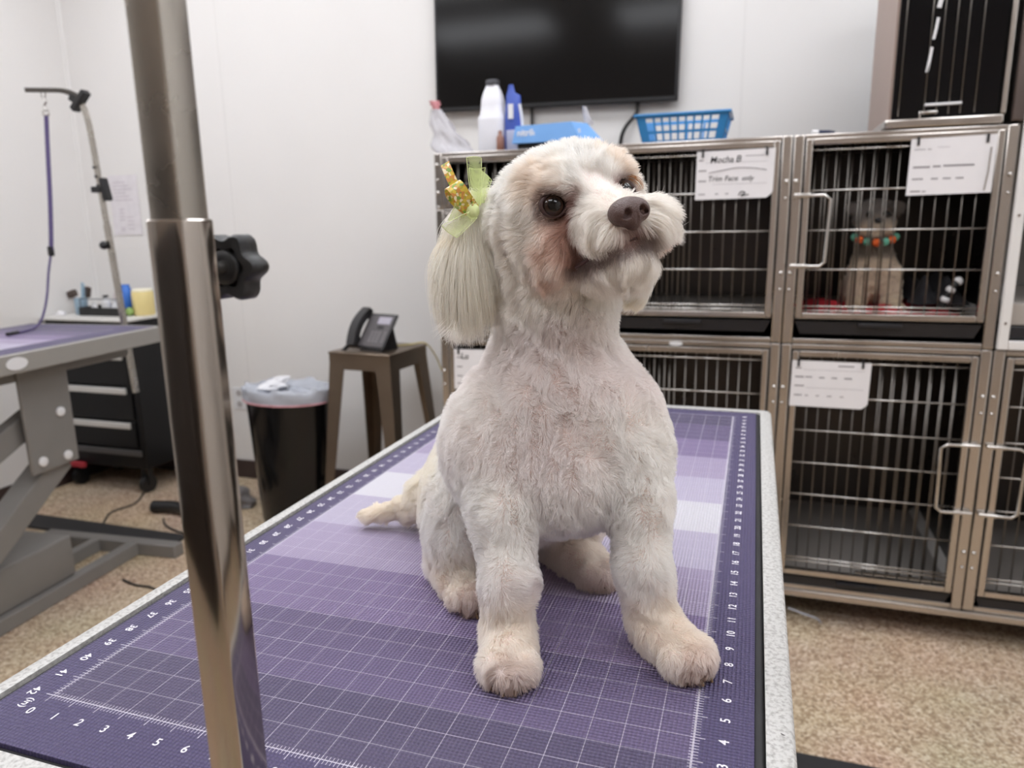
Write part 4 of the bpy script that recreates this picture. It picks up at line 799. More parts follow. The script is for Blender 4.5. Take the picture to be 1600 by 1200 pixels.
# ------------------------------------------------------------------ bedding in the grey dog's cage
REDB = mat('red_fleece', (178, 34, 46), .9, 0, .25, 40, bump=.8, bscale=120)
def blanket(x0, x1, y0, y1, z, amp, seed, fx=6, fy=4):
    rnd = random.Random(seed); ph = [rnd.uniform(0, 6.28) for _ in range(6)]; rows = []
    for i in range(34):
        row = []
        for j in range(22):
            u, v = i / 33, j / 21; e = min(u, 1 - u, v, 1 - v) * 6; e = min(1, e)
            hgt = (.5 + .25 * math.sin(fx * u * 3 + ph[0] + 3 * v) + .25 * math.sin(fy * v * 4 + ph[1] + 4 * u) + .15 * math.sin(17 * u + ph[2]) * math.sin(11 * v + ph[3])) * amp * e
            row.append((x0 + (x1 - x0) * u + .012 * math.sin(9 * v + ph[4]), y0 + (y1 - y0) * v + .010 * math.sin(8 * u + ph[5]), z + .003 + max(0, hgt)))
        rows.append(row)
    return MB().grid(rows, .004)
zf = .0865
tag(blanket(.68, 1.14, 2.085, 2.45, zf, .034, 5).build('red_blanket', REDB, smooth=60), 'rumpled red fleece blanket under the small grey dog', 'blanket')
tag(blanket(1.0, 1.155, 2.11, 2.40, zf + .034, .075, 11, 5, 3).build('dark_blanket', mat('black_fleece', (26, 24, 28), .9, 0, .4, 30, bump=.8, bscale=120), smooth=60), 'bundled black blanket in the right of the grey dog\'s cage', 'blanket')
tg = thing('rope_toy', 'black and white rope toy on the black blanket', 'toy', (1.10, 2.10, .12))
pts = bez((1.075, 2.105, .115), (1.085, 2.10, .155), (1.10, 2.10, .185), (1.118, 2.11, .195), 10)
MB().tube(pts, .011, 10).build('rope', BLACK_PL, tg)
for k in (2, 5, 9): MB().ball(pts[k], (.0135, .0135, .0135), 10, 8).build('white_knot', WHITE_PL, tg)
# ------------------------------------------------------------------ dogs: one continuous body surface grown from blended forms, then a coat of hair
def sdf_mesh(prims, lo, hi, res, smooth=3):
    """blend forms into one distance field and wrap it in a single closed surface (surface nets)"""
    lo, hi = np.array(lo, float), np.array(hi, float)
    n = np.ceil((hi - lo) / res).astype(int) + 1
    ax = [lo[i] + res * np.arange(n[i]) for i in range(3)]
    F = np.full(n, 1.0, np.float32)
    for pr in prims:
        kind, k, sgn = pr[0], pr['k'] if isinstance(pr, dict) else pr[1], pr[2]
        if kind == 'cap':
            a, b, ra, rb = np.array(pr[3]), np.array(pr[4]), pr[5], pr[6]; m = max(ra, rb) + k * 2 + .02
            bl, bh = np.minimum(a, b) - m, np.maximum(a, b) + m
        else:
            c, r, Mx = np.array(pr[3]), np.array(pr[4]), pr[5]; m = r.max() + k * 2 + .02; bl, bh = c - m, c + m
        i0 = np.clip(((bl - lo) / res).astype(int), 0, n); i1 = np.clip(((bh - lo) / res).astype(int) + 1, 0, n)
        sl = tuple(slice(p, q) for p, q in zip(i0, i1))
        X, Y, Z = np.meshgrid(ax[0][sl[0]], ax[1][sl[1]], ax[2][sl[2]], indexing='ij')
        if X.size == 0: continue
        P = np.stack([X, Y, Z], -1)
        if kind == 'cap':
            ab = b - a; t = np.clip(((P - a) @ ab) / (ab @ ab), 0, 1)
            d = np.linalg.norm(P - a - t[..., None] * ab, axis=-1) - (ra + (rb - ra) * t)
        else:
            q = P - c
            if Mx is not None: q = q @ np.array(Mx)
            k0 = np.linalg.norm(q / r, axis=-1); k1 = np.linalg.norm(q / (r * r), axis=-1) + 1e-9; d = k0 * (k0 - 1) / k1
        G = F[sl]
        if sgn > 0:
            h = np.clip(.5 + .5 * (G - d) / k, 0, 1); F[sl] = G * (1 - h) + d * h - k * h * (1 - h)
        else:
            d = -d; h = np.clip(.5 - .5 * (G - d) / k, 0, 1); F[sl] = G * (1 - h) + d * h + k * h * (1 - h)
    S = F < 0
    cnt = sum(S[i:n[0] - 1 + i, j:n[1] - 1 + j, l:n[2] - 1 + l].astype(np.int8) for i in (0, 1) for j in (0, 1) for l in (0, 1))
    act = (cnt > 0) & (cnt < 8); idx = -np.ones(act.shape, int); cells = np.argwhere(act); idx[act] = np.arange(len(cells))
    acc = np.zeros((len(cells), 3)); wt = np.zeros(len(cells))
    for (a_, b_) in [((0,0,0),(1,0,0)),((0,1,0),(1,1,0)),((0,0,1),(1,0,1)),((0,1,1),(1,1,1)),((0,0,0),(0,1,0)),((1,0,0),(1,1,0)),((0,0,1),(0,1,1)),((1,0,1),(1,1,1)),((0,0,0),(0,0,1)),((1,0,0),(1,0,1)),((0,1,0),(0,1,1)),((1,1,0),(1,1,1))]:
        pa, pb = cells + a_, cells + b_
        fa, fb = F[tuple(pa.T)], F[tuple(pb.T)]; x = (fa < 0) != (fb < 0)
        t = np.where(x, fa / np.where(np.abs(fa - fb) < 1e-9, 1, fa - fb), 0)
        acc[x] += (pa + (pb - pa) * t[:, None])[x]; wt[x] += 1
    V = lo + res * acc / wt[:, None]
    faces = []
    for axn in range(3):
        o1, o2 = [(1, 2), (2, 0), (0, 1)][axn]
        s0 = [slice(1, -1)] * 3; s0[axn] = slice(0, -1); s1 = list(s0); s1[axn] = slice(1, None)
        A, B_ = S[tuple(s0)], S[tuple(s1)]; g = np.argwhere(A != B_); off = np.array([1, 1, 1]); off[axn] = 0
        g = g + off; flip = S[tuple(g.T)]
        d1, d2 = np.zeros(3, int), np.zeros(3, int); d1[o1] = 1; d2[o2] = 1
        q = np.stack([idx[tuple(p.T)] for p in (g - d1 - d2, g - d2, g, g - d1)], 1)
        q[~flip] = q[~flip][:, ::-1]; faces.append(q)
    Fc = np.concatenate(faces); Fc = Fc[(Fc >= 0).all(1)]
    for _ in range(smooth):      # soften
        s_ = np.zeros_like(V); c_ = np.zeros(len(V))
        for i in range(4):
            a_, b_ = Fc[:, i], Fc[:, (i + 1) % 4]
            np.add.at(s_, a_, V[b_]); np.add.at(c_, a_, 1); np.add.at(s_, b_, V[a_]); np.add.at(c_, b_, 1)
        V = V * .5 + .5 * s_ / np.maximum(c_, 1)[:, None]
    return V, Fc
def mesh_from(name, V, Fc):
    me = bpy.data.meshes.new(name); me.from_pydata(V.tolist(), [], Fc.tolist()); me.update(); return me
def surface_samples(V, Fc, dens):
    """random points on the surface with normals; dens(points) in hairs per square metre"""
    T = np.concatenate([Fc[:, [0, 1, 2]], Fc[:, [0, 2, 3]]]); a, b, c = V[T[:, 0]], V[T[:, 1]], V[T[:, 2]]
    cr_ = np.cross(b - a, c - a); ar = np.linalg.norm(cr_, axis=1) / 2; cen = (a + b + c) / 3
    VN = np.zeros_like(V)
    for i in range(3): np.add.at(VN, T[:, i], cr_)
    VN /= np.linalg.norm(VN, axis=1)[:, None] + 1e-12
    cntf = ar * dens(cen); nn = np.floor(cntf + np.random.rand(len(T))).astype(int); ti = np.repeat(np.arange(len(T)), nn)
    u, v = np.random.rand(len(ti)), np.random.rand(len(ti)); s = u + v > 1; u[s] = 1 - u[s]; v[s] = 1 - v[s]; w_ = 1 - u - v
    P = a[ti] * w_[:, None] + b[ti] * u[:, None] + c[ti] * v[:, None]
    Nn = VN[T[ti, 0]] * w_[:, None] + VN[T[ti, 1]] * u[:, None] + VN[T[ti, 2]] * v[:, None]; Nn /= np.linalg.norm(Nn, axis=1)[:, None] + 1e-12
    return P, Nn
def unit(v): return v / (np.linalg.norm(v, axis=-1, keepdims=True) + 1e-12)
def wob(P, f, seed):
    r_ = np.random.RandomState(seed); o = np.zeros_like(P)
    for i in range(3):
        for _ in range(4): o[:, i] += np.sin(P @ (r_.randn(3) * f) + r_.rand() * 6.28)
    return o / 2
def hair_object(name, P, Nn, L, G, lift, colr, parent, m, rad=.00026, pts=5, sag=.15, noise=.25, clump=.45, floor=None, cfreq=150, seed=0):
    """strands as one hair object: root P, normal Nn, length L, groom direction G, lift 0..1"""
    n = len(P); G = unit(G - Nn * np.sum(G * Nn, 1)[:, None])
    tip_n = wob(P, cfreq, seed) * noise
    rnd = np.random.randn(n, 3) * .10
    dirn = unit(Nn * lift[:, None] + G * (1 - lift)[:, None] + tip_n + rnd)
    t = np.linspace(0, 1, pts)
    L = L * np.random.uniform(.75, 1.1, n)
    out = np.empty((n, pts, 3))
    d0 = unit(Nn * .8 + dirn * .6)
    for i, tt in enumerate(t):
        dd = unit(d0 * (1 - tt) + dirn * (tt + .15)); out[:, i] = P + dd * (L * tt)[:, None] + np.array([0, 0, -1.0]) * (sag * L * tt * tt)[:, None]
    if clump:    # tufts: tips lean to the nearest lock centre
        cell = .0052; key = np.floor((P + wob(P, 60, seed + 5) * .002) / cell).astype(int)
        _, inv = np.unique(key, axis=0, return_inverse=True); inv = inv.ravel(); c_ = np.bincount(inv)
        for i, tt in enumerate(t):
            cen = np.stack([np.bincount(inv, out[:, i, j]) / c_ for j in range(3)], 1)[inv]
            out[:, i] += (cen - out[:, i]) * (clump * tt ** 1.5)
    if floor is not None: out[..., 2] = np.maximum(out[..., 2], floor)
    hc = bpy.data.hair_curves.new(name); hc.add_curves([pts] * n)
    hc.attributes['position'].data.foreach_set('vector', out.reshape(-1).astype(np.float32))
    ra = hc.attributes.get('radius') or hc.attributes.new('radius', 'FLOAT', 'POINT')
    ra.data.foreach_set('value', (np.tile(1 - .82 * t ** 1.6, (n, 1)) * rad).reshape(-1).astype(np.float32))
    ca = hc.attributes.new('coat', 'FLOAT_COLOR', 'CURVE')
    ca.data.foreach_set('color', np.concatenate([colr, np.ones((n, 1))], 1).reshape(-1).astype(np.float32))
    hc.materials.append(m)
    o = bpy.data.objects.new(name, hc); COL.objects.link(o); o.parent = parent
    off = ORG.get(parent.as_pointer(), Vector()); o.location = -off; return o
def coat_material(name, transl=.35, gloss=.10):
    m, nt, b = nodes_of(name); L = nt.links; nt.nodes.remove(b)
    at = N(nt, 'ShaderNodeAttribute', attribute_name='coat')
    d = N(nt, 'ShaderNodeBsdfDiffuse'); tr = N(nt, 'ShaderNodeBsdfTranslucent'); g = N(nt, 'ShaderNodeBsdfGlossy'); g.inputs['Roughness'].default_value = .45
    L.new(at.outputs['Color'], d.inputs[0]); L.new(at.outputs['Color'], tr.inputs[0]); g.inputs[0].default_value = (1, .98, .95, 1)
    m1 = N(nt, 'ShaderNodeMixShader'); m1.inputs[0].default_value = transl; L.new(d.outputs[0], m1.inputs[1]); L.new(tr.outputs[0], m1.inputs[2])
    ph_ = N(nt, 'ShaderNodeBsdfHairPrincipled', model='CHIANG', parametrization='COLOR'); ph_.inputs['Roughness'].default_value = .45; ph_.inputs['Radial Roughness'].default_value = .6
    L.new(at.outputs['Color'], ph_.inputs['Color'])
    m2 = N(nt, 'ShaderNodeMixShader'); m2.inputs[0].default_value = gloss; L.new(m1.outputs[0], m2.inputs[1]); L.new(ph_.outputs[0], m2.inputs[2])
    L.new(m2.outputs[0], nt.nodes['Material Output'].inputs[0]); return m
def lin(r, g, b): return np.array(srgb(r, g, b)[:3])
COAT = coat_material('dog_coat', .5, .25)
def near(P, c, r): return np.clip(1 - np.linalg.norm(P - np.array(c), axis=-1) / r, 0, 1)
def nearcap(P, a, b, r):
    a, b = np.array(a), np.array(b); ab = b - a; t = np.clip(((P - a) @ ab) / (ab @ ab), 0, 1); return np.clip(1 - np.linalg.norm(P - a - t[..., None] * ab, axis=-1) / r, 0, 1)
def sstep(x): x = np.clip(x, 0, 1); return x * x * (3 - 2 * x)

# ---- the white dog on the table
E0 = np.array((0.4018, 0.2182, 0.395)); HS = .955
H = np.array([[.6573, .7211, -.2241], [-.7465, .6652, -.0492], [.1134, .1992, .9734]]); H[:, 0] /= np.linalg.norm(H[:, 0]); H[:, 1] -= H[:, 0] * (H[:, 0] @ H[:, 1]); H[:, 1] /= np.linalg.norm(H[:, 1]); H[:, 2] = np.cross(H[:, 0], H[:, 1])
def hd(x, y, z): return tuple(E0 + HS * (H @ np.array([x, y, z])))
def he(k, c, r, s=1, tilt=None): return ('ell', k, s, hd(*c), np.array(r) * HS, H)
def cp(k, a, b, ra, rb, s=1): return ('cap', k, s, a, b, ra, rb)
def el(k, c, r, M=None, s=1): return ('ell', k, s, c, r, M)
EYE = .0345 / HS
def paw(c, ang, w_, l_, h_=.019):
    """paw pad with four toe bumps; ang = heading of the toes"""
    f = np.array([math.cos(ang), math.sin(ang), 0]); s_ = np.array([-math.sin(ang), math.cos(ang), 0]); M = np.stack([f, s_, [0, 0, 1]], 1); c = np.array(c)
    out = [el(.010, tuple(c), (l_ / 2 * .82, w_ / 2 * .80, h_), M)]
    for j, (fx, sx) in enumerate(((.66, -.56), (.86, -.20), (.86, .20), (.66, .56))):
        out.append(el(.003, tuple(c + f * l_ / 2 * fx + s_ * w_ / 2 * sx + np.array([0, 0, -.004])), (.0150, .0086, .0130), M))
    return out
PAWS = [((.3480, .150, .0185), math.atan2(-.95, .30), .050, .072), ((.4770, .199, .0185), math.atan2(-.66, .75), .050, .074),
        ((.2610, .250, .0175), math.atan2(-.70, .72), .046, .080), ((.3700, .330, .0175), math.atan2(-.60, .80), .044, .078)]
body = [
    # trunk and neck
    el(.03, (0.3577, 0.2786, 0.1797), (.085, .080, .088)),
    el(.03, (0.3617, 0.2556, 0.1436), (.078, .070, .050)),
    cp(.04, (0.35, 0.2954, 0.1699), (.272, .348, .098), .076, .072),
    el(.03, (.264, .345, .072), (.070, .074, .062)),
    cp(.03, (0.3563, 0.2773, 0.2235), (0.3591, 0.2683, 0.3223), .057, .046),
    el(.03, (0.2986, 0.241, 0.1716), (.036, .044, .055)), el(.03, (0.4237, 0.2719, 0.1724), (.034, .044, .058)),
    # front legs
    cp(.022, (0.305, 0.2266, 0.1701), (0.3294, 0.1916, 0.1227), .032, .0235), cp(.016, (0.3294, 0.1916, 0.1227), (0.3434, 0.1683, 0.0707), .0235, .0190), cp(.014, (0.3434, 0.1683, 0.0707), (.3395, .168, .026), .0190, .0190),
    cp(.022, (0.4291, 0.2615, 0.1665), (0.4451, 0.2357, 0.1244), .032, .0225), cp(.016, (0.4451, 0.2357, 0.1244), (0.4523, 0.2168, 0.078), .0225, .0190), cp(.014, (0.4523, 0.2168, 0.078), (.462, .214, .028), .0190, .0190),
    # thighs and hind legs
    el(.025, (0.2517, 0.2948, 0.0737), (.040, .055, .060)), el(.025, (.345, .375, .070), (.045, .050, .058)),
    cp(.015, (0.2585, 0.265, 0.0507), (.236, .280, .022), .028, .018), cp(.015, (.235, .282, .020), (.260, .252, .018), .018, .017),
    cp(.015, (.352, .360, .045), (.350, .352, .022), .028, .020), cp(.015, (.335, .36, .020), (.372, .328, .018), .019, .018),
    # tail lying on the mat
    cp(.02, (.215, .385, .060), (.168, .398, .046), .024, .023), cp(.012, (.168, .398, .046), (.136, .394, .030), .022, .011), cp(.012, (.136, .394, .030), (.082, .378, .018), .010, .007),
    # head: skull, brow, cheeks, muzzle, chin
    he(.02, (-.052, 0, -.006), (.060, .068, .046)), he(.02, (-.028, 0, .006), (.038, .054, .030)), he(.012, (-.004, -.026, .016), (.016, .020, .010)), he(.012, (-.010, .026, .014), (.014, .020, .009)), he(.012, (.002, 0, -.002), (.026, .012, .011)),
    he(.02, (-.060, -.030, -.025), (.045, .034, .042)), he(.02, (-.060, .030, -.025), (.045, .034, .042)),
    he(.015, (-.020, -.036, -.042), (.026, .021, .026)), he(.015, (-.012, .038, -.040), (.030, .022, .028)),
    he(.015, (.014, 0, -.022), (.034, .026, .020)), he(.012, (.030, -.012, -.034), (.021, .017, .018)), he(.012, (.027, .024, -.034), (.023, .024, .018)), he(.012, (.020, .040, -.034), (.018, .016, .016)),
    he(.012, (.010, .003, -.058), (.034, .028, .022)), he(.010, (.028, .002, -.060), (.018, .020, .017)),
    cp(.02, hd(-.06, 0, -.03), (0.3609, 0.261, 0.3112), .046, .048),
    # eye sockets
    ('ell', .004, -1, hd(.000, -EYE, 0), np.array([.0112] * 3), None), ('ell', .004, -1, hd(.001, EYE - .0045, -.002), np.array([.0112] * 3), None),
]
for p_ in PAWS: body += paw(*p_)
V, Fc = sdf_mesh(body, (.03, .06, -.006), (.60, .50, .50), .0034, 3)
V[:, 2] = np.maximum(V[:, 2], .0016)
dog = thing('dog', 'small freshly groomed white dog sitting on the purple mat, looking up to its left', 'dog', (.30, .28, .0))
SKIN = mat('dog_skin', (248, 236, 232), .7, 0, .05, 40)
bo = link_mesh('body', mesh_from('body', V - np.array(ORG[dog.as_pointer()]), Fc), SKIN, dog, 180)
def to_head(P): return ((P - E0) @ H) / HS
FOOT = [np.array(p_[0]) for p_ in PAWS]
eyeL, eyeR = np.array(hd(.001, EYE - .0045, -.002)), np.array(hd(.000, -EYE, 0)); NOSE = np.array(hd(.055, 0, -.020))
def head_mask(P): q = to_head(P); return sstep((np.minimum(q[:, 2] + .085, .5) / .03)) * (q[:, 0] > -.14)
def dens(P):
    q = to_head(P); d = np.full(len(P), 1.4e6)
    d[q[:, 2] > -.10] = 1.7e6
    ex = np.minimum(np.linalg.norm(P - eyeL, axis=1), np.linalg.norm(P - eyeR, axis=1)); d[ex < .0116] = 0
    d[np.linalg.norm(P - NOSE, axis=1) < .0135] = 0
    d[P[:, 2] < .004] = 0
    d[P[:, 1] > .40] *= .6
    return d
P, Nn = surface_samples(V, Fc, dens); n = len(P); q = to_head(P)
hm = sstep((q[:, 2] + .105) / .035) * sstep((q[:, 0] + .16) / .03)
Lb = np.full(n, .0100); foot = np.max([near(P, f_, .055) for f_ in FOOT], axis=0); footm = sstep(foot * 2)
down = np.tile([0., 0., -1.], (n, 1))
Gb = down * .8 + wob(P, 45, 3) * 1.0; liftb = np.full(n, .66)
legm = sstep((.16 - P[:, 2]) / .05) * (P[:, 1] < .26)
Lb = Lb - .0010 * legm; liftb = liftb - .06 * legm
for f_, pw in zip(FOOT, PAWS):
    mk = sstep(near(P, f_, .05) * 2); fd = np.array([math.cos(pw[1]), math.sin(pw[1]), -.35]); Gb = Gb * (1 - mk)[:, None] + (fd + wob(P, 80, 9) * .3) * mk[:, None]; Lb = Lb * (1 - mk) + .0098 * mk; liftb = liftb * (1 - mk) + .52 * mk
tailm = sstep(nearcap(P, (.19, .395, .05), (.072, .388, .02), .06) * 2.2)
Lb = Lb * (1 - tailm) + (.012 + .014 * sstep((P[:, 0] - .12) / .05)) * tailm; Gb = Gb * (1 - tailm)[:, None] + (np.array([-.95, -.1, -.12]) + wob(P, 40, 4) * .35) * tailm[:, None]; liftb = liftb * (1 - tailm) + .30 * tailm
# head groom
hf, hl, hu = H[:, 0], H[:, 1], H[:, 2]
away = unit(P - np.array(hd(.050, 0, -.012)))
side = np.sign(q[:, 1]) * sstep(np.abs(q[:, 1]) / .02)
Gh = away * 1.0 - hu[None] * (.55 * sstep((.015 - q[:, 2]) / .05))[:, None] + wob(P, 60, 7) * .22
top = sstep((q[:, 2] - .012) / .03); Lh = .0125 + .0065 * top; lifth = .34 + .36 * top
muz = sstep((q[:, 0] - .004) / .018) * sstep((-.006 - q[:, 2]) / .015)
Gm = side[:, None] * hl[None] * .75 - hu[None] * .75 - hf[None] * .12 + wob(P, 70, 8) * .25
chin = sstep((-.050 - q[:, 2]) / .008) * sstep((q[:, 0] + .03) / .02)
Gm = Gm * (1 - chin)[:, None] + (hf[None] * .25 - hu[None] * .8 + wob(P, 70, 12) * .25) * chin[:, None]
Gh = Gh * (1 - muz)[:, None] + Gm * muz[:, None]; Lh = Lh * (1 - muz) + ((.0125 + .0055 * sstep(q[:, 1] / .02)) - .001 * chin) * muz; lifth = lifth * (1 - muz) + .30 * muz
bridge = sstep((q[:, 0] - .0) / .012) * sstep((.014 - np.abs(q[:, 1])) / .006) * sstep((q[:, 2] + .024) / .008)
Lh = Lh * (1 - .75 * bridge)
ex = np.minimum(np.linalg.norm(P - eyeL, axis=1), np.linalg.norm(P - eyeR, axis=1)); em = sstep((.024 - ex) / .012)
Lh = Lh * (1 - .70 * em); lifth = lifth * (1 - em) + .14 * em
G = Gb * (1 - hm)[:, None] + Gh * hm[:, None]; L_ = Lb * (1 - hm) + Lh * hm; lift = liftb * (1 - hm) + lifth * hm
# coat colours
white, cream, pink, peach, tan, brown = lin(253, 251, 248), lin(252, 244, 226), lin(249, 240, 240), lin(236, 198, 176), lin(246, 230, 212), lin(158, 106, 94)
c = np.tile(lin(253, 251, 248), (n, 1))
def blend(c, m_, col): return c * (1 - m_)[:, None] + col[None] * m_[:, None]
mot = .5 + .5 * np.clip(wob(P, 28, 21)[:, 0], -1, 1)
c = blend(c, .45 * mot * (1 - hm), pink)
c = blend(c, .55 * np.clip(footm, 0, 1) * (.4 + .6 * mot), lin(253, 244, 230))
for f_, pw in zip(FOOT, PAWS):
    tip_ = f_ + np.array([math.cos(pw[1]), math.sin(pw[1]), 0]) * pw[3] * .42 - np.array([0, 0, .012]); c = blend(c, .7 * sstep(near(P, tip_, .026) * 1.6), lin(186, 150, 124))
c = blend(c, .6 * tailm, cream); c = blend(c, .55 * sstep(near(P, (0.2229, 0.3065, 0.0957), .06) * 1.6), cream)
c = blend(c, .35 * hm * sstep((.02 - q[:, 2]) / .04), lin(250, 242, 232))
browm = sstep(near(q, (-.010, -EYE - .002, .022), .030) * 1.5) + sstep(near(q, (-.010, EYE + .002, .022), .030) * 1.5)
c = blend(c, .55 * np.clip(browm, 0, 1), tan)
for sg in (-1, 1):
    c = blend(c, .9 * sstep(nearcap(q, (.004, sg * (EYE - .014), -.006), (.002, sg * (EYE - .010), -.038), .021) * 1.8), brown)
    c = blend(c, (.10 + .38 * sstep(.5 + .6 * wob(P, 160, 33)[:, 0])) * sstep(nearcap(q, (.000, sg * (EYE + .002), -.020), (-.010, sg * (EYE + .010), -.058), .024) * 1.5), peach)
    c = blend(c, .65 * sstep((.019 - np.linalg.norm(P - (eyeL if sg > 0 else eyeR), axis=1)) / .006), lin(120, 82, 72))
mouth = [(.010, -.034, -.054), (.026, -.024, -.048), (.043, -.008, -.044), (.047, .0, -.042), (.044, .012, -.043), (.030, .028, -.046)]
mm = np.max([nearcap(q, a_, b_,   .0135) for a_, b_ in zip(mouth[:-1], mouth[1:])], axis=0)
c = blend(c, .72 * sstep(mm * 1.9), lin(104, 68, 64)); L_ = L_ * (1 - .65 * sstep(mm * 1.6))
c = blend(c, .55 * sstep(near(q, (.048, 0, -.036), .016) * 1.7), lin(180, 140, 130))
c = blend(c, .5 * sstep(near(q, (.020, .050, -.045), .018) * 1.6), peach)
c *= np.random.uniform(.93, 1.05, (n, 1)); c = np.clip(c, 0, .985)
hair_object('coat', P, Nn, L_, G, np.clip(lift, .08, .9), c, dog, COAT, floor=.0012, seed=1, clump=.34, noise=.32, cfreq=210)
# ---- ears: flaps of the same hair hanging from the sides of the head
def ear(name, pts, radii, flat, Lr, lens, ncol, seed, parent, spread):
    prims = [('cap', .012, 1, a_, b_, ra, rb) for a_, b_, ra, rb in zip(pts[:-1], pts[1:], radii[:-1], radii[1:])]
    A = np.array(pts); lo, hi = A.min(0) - .05, A.max(0) + .05
    V_, F_ = sdf_mesh(prims, lo, hi, .004, 2)
    fl = unit(np.array(flat)); a0 = A.mean(0)
    axis_d = ((V_ - A[0]) @ unit(A[-1] - A[0])); cen = A[0] + np.outer(axis_d, unit(A[-1] - A[0]))
    V_ = V_ - np.outer(((V_ - cen) @ fl) * .55, fl)
    e_ = link_mesh(name, mesh_from(name, V_ - np.array(ORG[parent.as_pointer()]), F_), SKIN, parent, 180)
    P_, N_ = surface_samples(V_, F_, lambda p: np.full(len(p), 1.7e6)); k = len(P_)
    s_ = np.clip(((P_ - A[0]) @ unit(A[-1] - A[0])) / np.linalg.norm(A[-1] - A[0]), 0, 1)
    L__ = lens[0] + (lens[1] - lens[0]) * s_
    lat = unit(np.cross(fl, [0, 0, 1.])); off = ((P_ - a0) @ lat)
    G_ = np.array([0, 0, -1.]) + lat[None] * (off * spread)[:, None] + wob(P_, 30, seed) * .12
    cc = np.tile(lin(255, 251, 243), (k, 1)) * np.random.uniform(.88, 1.05, (k, 1)); st = sstep((wob(P_, 90, seed + 3)[:, 0] - .2) / .6); cc = blend(cc, .35 * st, ncol)
    hair_object('ear_hair', P_, N_, L__, G_, np.full(k, .10), np.clip(cc, 0, .98), e_, COAT, rad=.00024, pts=7, sag=.10, noise=.10, clump=.6, seed=seed, cfreq=60)
    return e_
ear('ear', [(0.2928, 0.255, 0.3937), (0.2929, 0.2401, 0.3754), (0.2892, 0.2306, 0.3531), (0.2841, 0.2278, 0.3339)], [.012, .015, .017, .015], (.15, -.85, .2), .05, (.030, .058), lin(250, 236, 208), 31, dog, 16)
ear('ear', [hd(-.050, .058, .004), hd(-.052, .066, -.030), hd(-.054, .062, -.062), (0.4197, 0.3213, 0.3249)], [.014, .018, .018, .016], (.6, .5, .1), .05, (.018, .026), lin(250, 236, 208), 37, dog, 6)
# ---- eyes, lids, nose, claws
def eye_material():
    m, nt, b = nodes_of('dog_eye'); Ln = nt.links
    tc = N(nt, 'ShaderNodeTexCoord'); sx = N(nt, 'ShaderNodeSeparateXYZ'); Ln.new(tc.outputs['Object'], sx.inputs[0])
    ac = N(nt, 'ShaderNodeMath', operation='DIVIDE'); ac.inputs[1].default_value = .0100; Ln.new(sx.outputs[0], ac.inputs[0])
    r = N(nt, 'ShaderNodeValToRGB'); Ln.new(ac.outputs[0], r.inputs[0]); e = r.color_ramp.elements
    e[0].position = .30; e[0].color = srgb(190, 176, 168); e[1].position = .93; e[1].color = srgb(8, 7, 8)
    for p_, c_ in ((.44, (120, 104, 92)), (.50, (44, 34, 30)), (.80, (60, 44, 36)), (.86, (12, 10, 10))): x = e.new(p_); x.color = srgb(*c_)
    Ln.new(r.outputs[0], b.inputs['Base Color']); b.inputs['Roughness'].default_value = .05; b.inputs['Specular IOR Level'].default_value = .42
    return m
EYEM = eye_material(); LID = mat('eye_rim', (66, 44, 42), .45, 0, .1, 60); NOSEM = mat('nose_leather', (84, 62, 58), .38, 0, .12, 300, bump=.5, bscale=900); CLAW = mat('claw', (112, 86, 60), .4, 0, .25, 60)
gaze = unit(H[:, 0] * 1.0 + H[:, 2] * .10)
for sg in (-1, 1):
    ce = np.array(hd(-.0015, -EYE, 0) if sg < 0 else hd(-.0004, EYE - .0045, -.002)); gz = unit(gaze + H[:, 1] * sg * .30)
    lt = unit(np.cross([0, 0, 1.], gz)); up = np.cross(gz, lt)
    M4 = Matrix([[gz[0], lt[0], up[0], ce[0]], [gz[1], lt[1], up[1], ce[1]], [gz[2], lt[2], up[2], ce[2]], [0, 0, 0, 1]])
    mb = MB().ball((0, 0, 0), .0100, 32, 24); mb.ang = 180
    me = bpy.data.meshes.new('eye'); mb.bm.to_mesh(me); mb.bm.free(); eo = link_mesh('eye', me, EYEM, dog, 180); eo.matrix_local = Matrix.Translation(-ORG[dog.as_pointer()]) @ M4
    rim = [M4 @ Vector((.0044 + .0012 * math.cos(2 * a), .0098 * math.cos(a) * 1.06, .0086 * math.sin(a))) for a in [2 * PI * k / 32 for k in range(33)]]
    MB().tube(rim, .0017, 8).build('eye_rim', LID, dog)
    lash = hd(.006, sg * (EYE - (.0112 if sg < 0 else .0155)), -.004); MB().ball(lash, (.0032, .0026, .0022), 10, 8).build('tear_duct', LID, dog)
nf, nl, nu = H[:, 0], H[:, 1], H[:, 2]
def nq(x, y, z): return tuple(NOSE + H @ np.array([x, y, z]))
nose = [('ell', .004, 1, nq(-.003, 0, .001), np.array([.0125, .0150, .0105]), H), ('ell', .004, 1, nq(.000, -.0085, -.001), np.array([.0095, .0080, .0085]), H), ('ell', .004, 1, nq(.000, .0085, -.001), np.array([.0095, .0080, .0085]), H), ('ell', .004, 1, nq(.001, 0, -.006), np.array([.0080, .0065, .0085]), H),
        ('ell', .0020, -1, nq(.0092, -.0068, -.0010), np.array([.0052, .0030, .0034]), H), ('ell', .0020, -1, nq(.0092, .0068, -.0010), np.array([.0052, .0030, .0034]), H),
        ('cap', .0020, -1, nq(.0055, -.0115, -.0030), nq(.0085, -.0075, -.0030), .0013, .0016), ('cap', .0020, -1, nq(.0055, .0115, -.0030), nq(.0085, .0075, -.0030), .0013, .0016), ('cap', .0012, -1, nq(.0100, 0, -.002), nq(.0075, 0, -.0145), .0008, .0010)]
NV, NF = sdf_mesh(nose, NOSE - .025, NOSE + .025, .0007, 2)
